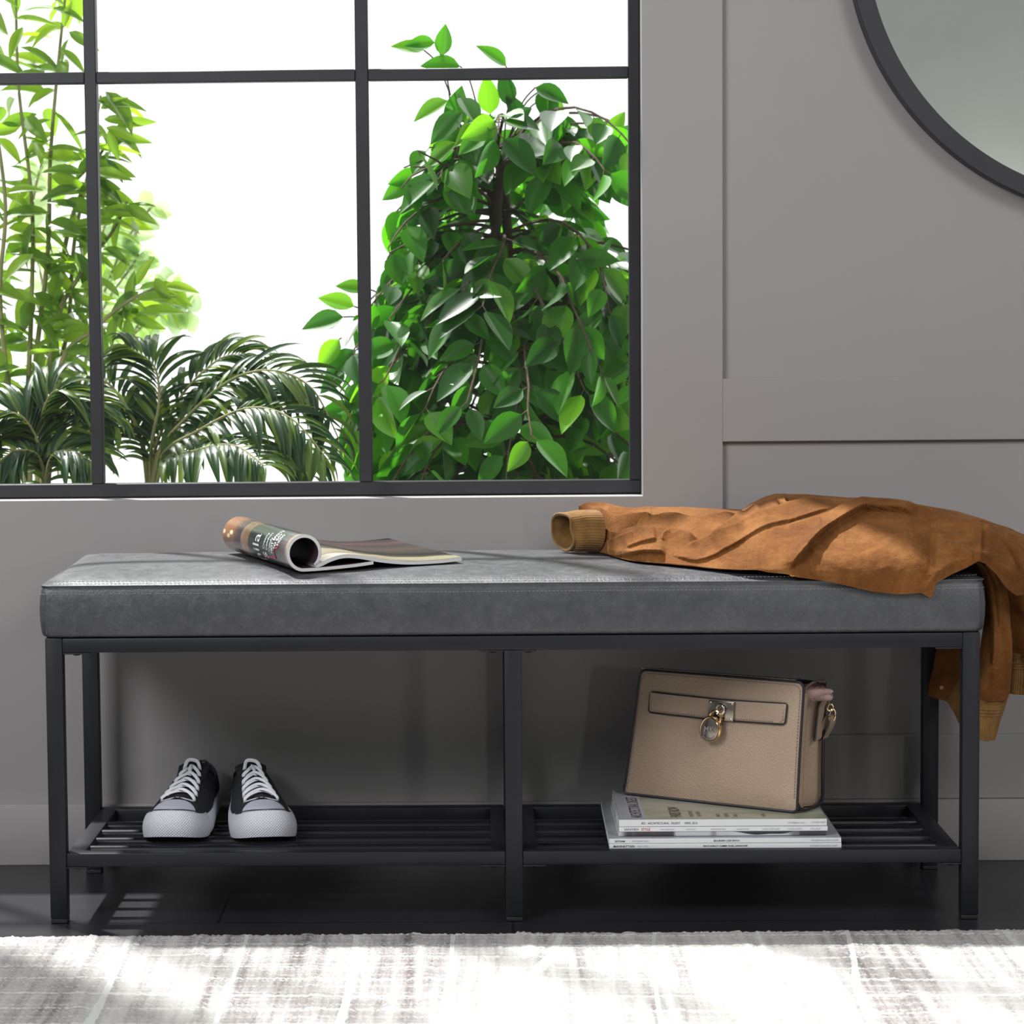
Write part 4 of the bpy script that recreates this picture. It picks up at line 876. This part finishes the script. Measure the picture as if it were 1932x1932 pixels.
fold(pb([(1290, 690), (1320, 620), (1400, 560), (1560, 500)]), 1, .003, 30, 12); fold(pb([(1180, 780), (1240, 700), (1280, 600)]), 1, .003, 20, 12)
xx, vx = np.meshgrid(PX, vv, indexing='ij')
for i in range(0, nx):
    for j in range(0, nv): H[i, j] += .0016*mnoise.noise(Vector((PX[i]/55, PXY[i, j, 1]/38, 1.3)))+.0010*mnoise.noise(Vector((PX[i]/17, PXY[i, j, 1]/13, 4)))
fade = np.minimum(1, (vv/CUTV)/.10)[None, :]*np.clip((1-vv)/.15, 0, 1)[None, :]
K = H*fade; Kd = np.array([0, -.78, .42])
topf = np.clip((PXY[..., 1]-Tp[:, None])/14, .0, 1)
P = P+K[..., None]*Kd*np.where(vv[None, :, None] <= CUTV, .35+.65*topf[..., None], .3)
m_ = P[..., 0] < .6195; lowz = np.interp(P[..., 1], [-.004, .02, .05, .34], [.4560, .4605, .4630, .4690]); flapm = (P[..., 1] > .0)
P[..., 2] = np.where(m_ & flapm, np.maximum(P[..., 2], lowz+.0008), P[..., 2]); P[..., 1] = np.where(m_ & (P[..., 2] < .4560), np.minimum(P[..., 1], -.0105), P[..., 1])
g = G(); g.grid(P, flip=True)
# underside so that the cloth has thickness along its open edges
Nn = np.cross(np.gradient(P, axis=0), np.gradient(P, axis=1)); Nn /= np.linalg.norm(Nn, axis=-1, keepdims=True)+1e-12
if Nn[nx//2, nv//2, 2] > 0: Nn = -Nn
sub = P[:, :].copy(); k_ = int(nv*.12); g.grid((P+Nn*.0012)[:, :k_]); g.f += [(i*nv, nx*nv+i*k_, nx*nv+(i+1)*k_, (i+1)*nv) for i in range(nx-1)]
g.build('body', 'suede', jk, angle=180)
# ribbed cuff with its opening to the left
def ribtube(rings, name, ribs=44, par=jk, thick=.0022, inner=True, uvn=None):
    R_ = np.array(rings); a, b = R_.shape[:2]; uvr = np.array([[(j/b*ribs*1.0, i/a) for j in range(b)] for i in range(a)])
    # rounded relief of the ribs themselves
    c = R_.mean(1, keepdims=True); d = R_-c; ln_ = np.linalg.norm(d, axis=-1, keepdims=True); rel = (.00045*np.cos(np.arange(b)/b*2*PI*ribs))[None, :, None]
    R_ = R_+d/ln_*rel
    g = G(); g.grid(R_, closev=True)
    if inner:
        I_ = c+d/ln_*(ln_-thick); g.grid(I_, closev=True, flip=True)
        for j in range(b): g.f.append((j, (j+1) % b, a*b+(j+1) % b, a*b+j)); q = (a-1)*b; g.f.append((q+j, a*b+q+j, a*b+q+(j+1) % b, q+(j+1) % b))
    return g.build(name, M['knit'], par, angle=180)
M['knit'] = noisy('ribbed_knit_ochre', (.15, .070, .014), (.25, .125, .032), .95, 60, 1300, .6, .001, sheen=.3)
rings = []
for q in np.linspace(0, 1, 26):
    c = cr([at(1063, 1002, Y=.245), at(1079, 1002, Y=.242), at(1097, 1000, Y=.24), at(1126, 1001, Y=.238)], 26)[int(q*25)]; hv = np.interp(q, [0, .2, .6, 1], [.0250, .0275, .0290, .0300]); hd = np.interp(q, [0, 1], [.034, .042]); e2 = np.array([.52-.25*q, -.85, 0])
    row = []
    for t_ in np.arange(176)/176*2*PI:
        pin = 1-.45*max(0, math.cos(t_-.15))**4*(1-q*.7)-.22*max(0, -math.cos(t_))**4*(1-q); lob = 1+.10*math.sin(2*t_+1)
        p_ = c+e2*hd*math.cos(t_)*pin*lob+np.array([-.10*(1-q), 0, 1])*hv*math.sin(t_)*(1+.06*math.sin(3*t_)); p_[2] = max(p_[2], .4662+.0008*math.cos(t_*8)); row.append(p_)
    rings.append(row)
ribtube(rings, 'cuff', 44)
g = G(); lip = np.array(rings[1]); g.tube(lip, .0024, 8, closed=True); g.build('cuff_edge', 'knit', jk)
# hanging sleeves, hem corner
def hang(stations, depth, name, m, seed=0, rel=.0035, n=72, rows_=90, ribs=0, thick=0):
    """stations: (py, px left, px right, Y)"""
    S = cr(np.array(stations, float), rows_); rings = []
    for k, (py, xl, xr, Y) in enumerate(S):
        a, b = at(xl, py, Y=Y), at(xr, py, Y=Y); c = (a+b)/2; hw = (b-a)/2; dp = depth*(1 if np.isscalar(depth) else 1); row = []
        for t_ in np.arange(n)/n*2*PI:
            r_ = 1+(.10*math.sin(3*t_+seed+k*.02)+.06*math.sin(5*t_+seed*2+k*.03)); w_ = rel*mnoise.noise(Vector((math.cos(t_)*1.6+seed, math.sin(t_)*1.6, k/14)))
            ef = abs(math.sin(t_))**.8*math.copysign(1, math.sin(t_)); row.append(c+hw*math.cos(t_)*(1+0*r_)+np.array([0, dp*ef*r_+w_, w_*.5*0]))
        rings.append(row)
    return np.array(rings)
def hb(name, m, *a, cap=True, **k):
    R_ = hang(*a, name, m, **k); g = G(); g.grid(R_, closev=True); nn_ = R_.shape[1]
    g.f += [tuple(range(nn_))[::-1], tuple((len(R_)-1)*nn_+j for j in range(nn_))]; return g.build(name, m, jk, angle=180)
hb('sleeve', 'suede', [(1061, 1842, 1868, .075), (1078, 1852, 1884, .080), (1105, 1860, 1896, .085), (1150, 1860, 1903, .09), (1181, 1856, 1905, .09), (1217, 1851, 1908, .09), (1256, 1846, 1907.5, .09), (1300, 1843, 1904, .09), (1317, 1842, 1899, .09)], .026, seed=1)
hb('sleeve', 'suede', [(1045, 1866, 1905, .13), (1079, 1872, 1925, .14), (1118, 1880, 1946, .15), (1158, 1886, 1962, .16), (1197, 1892, 1975, .165), (1226, 1902, 1981, .165), (1236, 1904, 1981, .165)], .030, seed=4)
hb('sleeve_fold', 'suede', [(1060, 1838, 1852, .050), (1072, 1851, 1862, .056), (1100, 1861, 1873, .060), (1150, 1867, 1880, .064), (1200, 1869, 1882, .066), (1250, 1868, 1876, .068)], .010, seed=7, rel=.001)
def cuff(stations, depth, ribs, seed):
    R_ = hang(stations, depth, '', '', seed=seed, rel=0, n=ribs*5, rows_=50); ribtube(R_[::-1], 'cuff', ribs, thick=.0022)
    # knitted cross welts near the seam
    g = G()
    for k in (2, 5, 8, 15, 18, 21): c = R_[k].mean(0); g.tube(c+(R_[k]-c)*1.012, .0011, 6, closed=True)
    g.build('cuff_welt', 'knit', jk)
cuff([(1312, 1843, 1900, .09), (1330, 1842, 1896, .09), (1354, 1842, 1887, .09), (1380, 1843, 1880, .09), (1394, 1844, 1876, .09)], .019, 34, 1)
cuff([(1230, 1904, 1979, .165), (1250, 1903, 1980, .165), (1280, 1903, 1977, .165), (1307, 1902, 1972, .165)], .026, 42, 4)
# front corner and hem band hanging between the legs
def slab(rows, name, m, th=.0035, ripple=.004):
    R_ = cr(np.array(rows, float), 50); a, b = R_.shape[:2]
    for i in range(a):
        for j in range(b): R_[i, j, 1] += ripple*math.sin(j/b*7+i*.05)+ripple*.6*mnoise.noise(Vector((i/12, j/5, 2)))
    g = G(); g.grid(R_); g.grid(R_+np.array([0, th, 0]), flip=True); idx = [i*b for i in range(a)]+[(a-1)*b+j for j in range(1, b)]+[i*b+b-1 for i in range(a-2, -1, -1)]+[j for j in range(b-2, 0, -1)]
    for k in range(len(idx)): p, q = idx[k], idx[(k+1) % len(idx)]; g.f.append((p, p+a*b, q+a*b, q))
    return g.build(name, m, jk, angle=180)
def prow(py, py2, xl, xr, Y, n=16): return [at(xl+(xr-xl)*t_, py+(py2-py)*t_, Y=Y) for t_ in np.linspace(0, 1, n)]
slab([prow(1085, 1085, 1792, 1850, .27), prow(1150, 1150, 1796, 1850, .275), prow(1195, 1195, 1790, 1845, .27), prow(1225, 1225, 1769, 1835, .255), prow(1260, 1262, 1762, 1822, .255), prow(1290, 1300, 1755, 1800, .255), prow(1313, 1324, 1750, 1788, .255)], 'front_corner', 'suede')
slab([prow(1225, 1235, 1790, 1850, .262), prow(1270, 1285, 1786, 1856, .262), prow(1310, 1330, 1782, 1860, .262), prow(1334, 1362, 1794, 1862, .262), prow(1348, 1378, 1802, 1862, .262), prow(1370, 1392, 1812, 1860, .262)], 'hem_band', 'knit', ripple=.002)
g = G(); c = at(1776, 1297, Y=.249); g.lathe([(0, .0018), (.0028, .0018), (.0034, .0008), (.0034, 0)], c, (0, -1, 0), 20); M['brass'] = mat('aged_brass', (.3, .2, .1), .4, 1); g.build('snap_button', 'brass', jk)

# ------------------------------------------------------------------ plants outside the window
def leaf(g, base, d, nrm, L, W, curl=.25, foldv=.18, n=8, sharp=1.0, cross=5):
    d = np.array(d, float); d /= np.linalg.norm(d); nrm = np.array(nrm, float); nrm -= d*(nrm@d); nrm /= np.linalg.norm(nrm)+1e-9; s = np.cross(d, nrm)
    P_ = []; UV = []; pos = np.array(base, float); dd = d.copy(); nn = nrm.copy()
    for i in range(n):
        t_ = i/(n-1); w_ = W/2*(math.sin(PI*min(1, t_**.78))**.85 if t_ < 1 else 0)*(1-.25*t_**3*sharp)+.0002
        for j in range(cross):
            q = -1+2*j/(cross-1); P_.append(pos+s*w_*q+nn*(abs(q)**1.5*w_*foldv*2)); UV.append((.5+q/2, t_))
        pos = pos+dd*L/(n-1); ang = -curl/(n-1); dd, nn = dd*math.cos(ang)+nn*math.sin(ang), nn*math.cos(ang)-dd*math.sin(ang)
    g.grid(np.array(P_).reshape(n, cross, 3), uv=np.array(UV))
def rv(s=1.0): return rng.standard_normal(3)*s
def plant(name, loc, label, cat='plant', pot=.13, ph_=.30):
    o = empty(name, loc, 0, label, cat, None)
    g = G(); r = pot; g.lathe([(0, .0), (r*.72, 0), (r*.78, .01), (r*.98, ph_*.92), (r*1.05, ph_*.93), (r*1.05, ph_), (r*.96, ph_), (r*.93, ph_*.9), (0, ph_*.9)], loc, n=40); pt = g.build('pot', 'pot', o)
    g = G(); g.lathe([(r*.92, ph_*.9+.001), (0, ph_*.9+.008)], loc, n=30); g.build('soil', 'soil', pt); return o
# ficus
F0 = at(940, 700, Y=.95); fx = F0[0]; fic = plant('ficus_tree', (fx, .95, 0), 'bushy potted ficus with broad glossy green leaves outside the right-hand window panes', 'tree', .15, .30)
g = G()
for k in range(3):
    zz = np.linspace(.27, 1.04, 50); a = zz*9+k*2.1; g.tube(np.c_[fx+.013*np.cos(a)+.012*np.sin(zz*3), .95+.013*np.sin(a), zz], np.linspace(.015, .007, 50), 9)
g.build('trunk', 'bark', fic)
gl_ = G(); gb = G()
def env(x, z):   # silhouette of the crown
    l = np.interp(z, [.40, .60, .78, .86, .95, 1.03, 1.09, 1.15, 1.2], [.25, .265, .24, .185, .175, .15, .095, .085, .03]); r = np.interp(z, [.40, .60, .9, 1.06, 1.10, 1.13, 1.2], [.36, .36, .35, .33, .14, .09, .04])
    return -l < x-fx < r
for k in range(205):
    z0 = rng.uniform(.42, 1.08); az = rng.uniform(0, 2*PI); Lb = np.interp(z0, [.4, .75, 1.0, 1.1], [.40, .40, .36, .22])*rng.uniform(.5, 1.15); rise = rng.uniform(.10, .55)+(.5 if z0 > 1.0 else 0)
    pts = [np.array([fx, .95, z0])]; d = np.array([math.cos(az), math.sin(az)*.75, rise]); d /= np.linalg.norm(d); ns = 9
    for i in range(ns): d = d+np.array([0, 0, -.17-.03*i*.5])*.8+rv(.10); d /= np.linalg.norm(d); pts.append(pts[-1]+d*Lb/ns)
    pts = np.array(pts); ok = [i for i in range(len(pts)) if env(pts[i][0], pts[i][2]-.01)]
    if not ok: continue
    last = max(ok); 
    if last >= 2: gb.tube(pts[:last+1], np.linspace(.0032, .0013, last+1), 5)
    for i in range(2, last+1):
        for s_ in ((-1, 1) if i % 2 else (1,)):
            t_ = pts[i]-pts[i-1]; t_ /= np.linalg.norm(t_); side = np.cross(t_, [0, 0, 1]); side /= np.linalg.norm(side)+1e-6
            d_ = t_*.5+side*s_*.8+np.array([0, 0, -.50])+rv(.25); L = rng.uniform(.054, .086); b0 = pts[i]+d_/np.linalg.norm(d_)*.012
            tip = b0+d_/np.linalg.norm(d_)*L
            if not env(tip[0], tip[2]): continue
            gb.tube([pts[i], b0], .0009, 4); nr = np.array([0, -.75, .75])+rv(.55); leaf(gl_, b0, d_, nr, L, L*rng.uniform(.50, .62), curl=rng.uniform(0, .5))
def spray(px, py, ax_, ay_, L, Y=.93, src=None):   # single outlying leaves: base at (px, py), pointing (ax_, ay_) in the picture
    b0 = at(px, py, Y=Y); d_ = np.array([ax_, rng.uniform(-.3, .1), -ay_]); leaf(gl_, b0, d_, np.array([.1, -.85, .45])+rv(.18), L, L*.56, curl=rng.uniform(0, .35))
    if src is not None: s_ = at(src[0], src[1], Y=.95); gb.tube(cr([b0, (b0+s_)/2+np.array([0, 0, .015]), s_], 10), .0013, 5)
for a in [(648, 598, -1, .28, .072, (720, 640)), (668, 578, -1, -.25, .062, (720, 640)), (640, 640, -.6, .8, .060, (720, 640)), (672, 660, -.75, .75, .078, (720, 690)), (650, 700, -.9, .8, .055, (720, 700)), (668, 770, -1, .15, .060, (740, 760)), (672, 800, -.5, .8, .055, (740, 800)), (690, 545, -1, -.1, .05, (740, 600)),
          (800, 330, -1, .25, .062, (850, 340)), (775, 345, -.9, .5, .055, (850, 340)), (845, 190, -1, .6, .066, (870, 240)), (850, 240, .3, -1, .070, (880, 280)), (835, 105, .1, -1, .052, (850, 200)), (800, 95, -1, -.15, .055, (850, 180)), (868, 125, -1, .0, .066, (900, 200)), (955, 125, -.8, -.6, .060, (960, 220)), (820, 80, -.9, .1, .05, (850, 180)),
          (1010, 165, .9, .4, .062, (960, 260)), (1040, 180, .2, 1, .058, (960, 260)), (1020, 170, .3, .9, .07, (960, 260)), (960, 200, -.2, -1, .06, (950, 280)), (1090, 490, 1, .0, .066, (1030, 470)), (1150, 260, .5, -.9, .05, (1100, 330)), (985, 235, -.4, -.8, .06, (960, 300)), (900, 240, -.5, -.8, .06, (930, 300)), (925, 215, -.1, -1, .065, (930, 300)),
          (965, 755, .02, 1, .066, (960, 700)), (1015, 650, 1, .12, .062, (960, 640)), (1100, 715, 1, .35, .058, (1060, 690)), (905, 780, .75, -.85, .062, (960, 740)), (1030, 700, .7, 1, .07, (1000, 680)), (870, 680, -.1, 1, .075, (880, 640)), (900, 535, 1, .1, .064, (870, 540)), (1110, 690, -1, .1, .05, (1140, 700))]:
    spray(*a[:5], Y=.76 if a[0] > 860 and a[1] > 450 else .92, src=a[5])
gb.build('branches', 'bark', fic); gl_.build('foliage', 'ficus', fic, angle=180)

# tall leafy plant at the left
bx0 = at(55, 700, Y=1.0)[0]; bu = plant('leafy_shrub', (bx0, 1.0, 0), 'tall thin-stemmed shrub with slender light green leaves outside the left window pane', 'plant', .14, .28)
gl_ = G(); gb = G()
stems = [[(45, 1000), (52, 760), (60, 560), (60, 380), (35, 160), (30, -40)], [(60, 1000), (95, 760), (128, 620), (140, 460), (165, 330), (190, 180)], [(30, 1000), (20, 780), (0, 560), (10, 380), (-20, 150), (-30, -20)], [(55, 1000), (62, 740), (90, 480), (95, 300), (110, 120), (125, -20)], [(40, 1000), (10, 700), (-40, 520), (-60, 300)], [(70, 1000), (110, 700), (180, 620), (240, 570), (300, 540)], [(62, 1000), (100, 640), (150, 520), (210, 440), (240, 380)], [(70, 900), (120, 480), (170, 330), (215, 250)]]
def bushleaves(px, py, k, L0, W0=.34, spread=1.0, Yc=1.0):
    for _ in range(k):
        c = at(px+rng.normal(0, 9), py+rng.normal(0, 9), Y=Yc+rng.normal(0, .035)); a = rng.uniform(-.35, 2.2)*1.0; sx_ = rng.choice([-1, 1]); d_ = np.array([sx_*abs(math.cos(a))+.12, rng.normal(0, .5), -math.sin(a)*.55+.12]); L = L0*rng.uniform(.75, 1.2)
        leaf(gl_, c, d_, np.array([0, -.5, .85])+rv(.45), L, L*W0, curl=rng.uniform(.1, .7), foldv=.22)
for si, s in enumerate(stems):
    S_ = cr([at(px, py, Y=1.0+.05*math.sin(si*2.1)) for px, py in s], 60); gb.tube(S_, np.linspace(.0052, .002, 60), 7)
    Sp = cr(np.array(s, float), 60)
    for i in range(14 if si != 7 else 6, 60, 1):
        if Sp[i][1] < 740 and Sp[i][1] > -60 and Sp[i][0] > -90: bushleaves(Sp[i][0], Sp[i][1], 1 if i % 5 else 0, .078 if si < 5 else .068)
for px, py, dx, dy, L in [(255, 540, .6, -1, .060), (262, 590, 1, -.08, .075), (240, 570, .25, -1, .055), (270, 560, 1, .12, .070), (240, 600, .1, 1, .065), (225, 560, -.6, -.6, .06), (285, 545, .9, .2, .05), (250, 600, .9, .3, .06), (215, 530, .5, -.8, .055),
                          (200, 240, 1, .45, .062), (205, 245, .3, 1, .055), (196, 225, 1, .1, .055), (200, 300, .6, .8, .05), (190, 205, .9, -.4, .05), (205, 195, .9, .1, .04), (205, 400, 1, .1, .05), (200, 470, .9, .5, .05), (130, 60, 1, .6, .06), (100, 15, 1, .3, .06), (120, 50, .3, -1, .045)]:
    leaf(gl_, at(px, py, Y=.97), np.array([dx, -.1, -dy]), np.array([.1, -.8, .5])+rv(.2), L, L*.32, curl=rng.uniform(.1, .5), foldv=.2)
gb.build('stems', 'stem', bu); gl_.build('foliage', 'bushleaf', bu, angle=180)
# pale round-leaved plant further back
ex = at(120, 700, Y=1.75)[0]; eu_ = plant('eucalyptus_plant', (ex, 1.75, 0), 'blurred pale plant with small round leaves behind the slender-leaved shrub', 'plant', .14, .28)
gl_ = G(); gb = G()
for s in [[(120, 900), (170, 640), (230, 470), (290, 385)], [(125, 900), (200, 700), (290, 600), (360, 590)], [(115, 900), (150, 600), (200, 420), (215, 380)], [(120, 900), (180, 620), (250, 500), (262, 480)], [(110, 900), (90, 600), (60, 420), (80, 300)], [(118, 900), (220, 680), (300, 560), (330, 545)]]:
    S_ = cr([at(px, py, Y=1.75) for px, py in s], 40); gb.tube(S_, .0025, 5)
    for i in range(16, 40, 2):
        for s_ in (-1, 1): t_ = S_[min(i+1, 39)]-S_[i-1]; t_ /= np.linalg.norm(t_); d_ = np.array([t_[2]*s_, rng.normal(0, .4), -t_[0]*s_])+t_*.4+rv(.2); L = rng.uniform(.035, .052); leaf(gl_, S_[i], d_, np.array([0, -1, .3])+rv(.5), L, L*.78, curl=.1, sharp=.1)
gb.build('stems', 'stem', eu_); gl_.build('foliage', 'gumleaf', eu_, angle=180)
# palms
def palm(px, Y, label, fronds, seed):
    o = plant('potted_palm', (at(px, 900, Y=Y)[0], Y, 0), label, 'palm', .12, .26)
    gb = G(); base = np.array([at(px, 900, Y=Y)[0], Y, .26]); g2 = G()
    g2.tube([base-[0, 0, .01], base+[0, 0, .12], base+[.004, 0, .25]], [.018, .014, .011], 10); g2.build('stem', 'bark', o)
    for s, yo, LL in fronds:
        gl = G(); gr_ = G(); pts = [base+np.array([0, 0, .18])]+[at(a, b, Y=Y+yo*(i+1)/len(s)) for i, (a, b) in enumerate(s)]; S_ = cr(pts, 64); gr_.tube(S_, np.linspace(.0040, .0010, 64), 6)
        for i in range(14, 64, 2):
            t_ = S_[min(i+1, 63)]-S_[i-1]; t_ /= np.linalg.norm(t_); side = np.cross(t_, [0, -.55, .83]); side /= np.linalg.norm(side); u = (i-15)/48
            for s_ in (-1, 1):
                if rng.random() < .06: continue
                d_ = t_*(.62+.5*u)+side*s_*.85+np.array([0, 0, .10])+rv(.07); L = LL*(math.sin(PI*(.12+.80*u)))**.6*rng.uniform(.85, 1.1); leaf(gl, S_[i], d_, np.array([0, -.35, .9])+rv(.15), L, .0125, curl=rng.uniform(.9, 1.6), foldv=.35, n=9, cross=3)
        fr = gr_.build('frond', 'stem', o); gl.build('leaflets', 'palmleaf', fr, angle=180)
palm(283, .79, 'arching green palm in the lower part of the middle window pane', [
    ([(300, 860), (360, 780), (440, 715), (520, 700), (590, 735), (640, 830)], -.12, .125), ([(300, 870), (380, 810), (470, 770), (550, 790), (620, 870)], -.20, .12), ([(270, 850), (240, 770), (190, 715), (120, 720), (60, 770)], .06, .12),
    ([(285, 850), (300, 760), (290, 690), (240, 655)], .0, .11), ([(290, 860), (340, 750), (410, 680), (460, 668)], .0, .12), ([(305, 880), (370, 850), (440, 840), (500, 880)], -.22, .12), ([(275, 860), (245, 800), (215, 790), (190, 830)], .04, .11), ([(300, 850), (400, 740), (500, 740), (570, 830), (590, 900)], -.03, .12)], 1)
palm(85, .61, 'dark arching palm low in the left window pane', [
    ([(80, 880), (60, 810), (20, 780), (-30, 830)], -.05, .10), ([(95, 880), (120, 800), (160, 760), (215, 800)], .0, .10), ([(85, 870), (75, 800), (100, 740), (140, 745)], -.02, .10), ([(80, 880), (40, 850), (0, 870), (-40, 910)], -.1, .10), ([(90, 880), (130, 850), (170, 870)], -.08, .09)], 2)
for o in COL.objects:
    if o.name.startswith('ground'): o['kind'] = 'structure'
for o in COL.objects:
    if o.parent is None and o.name.startswith('potted_palm'): o['group'] = 'palms outside the window'
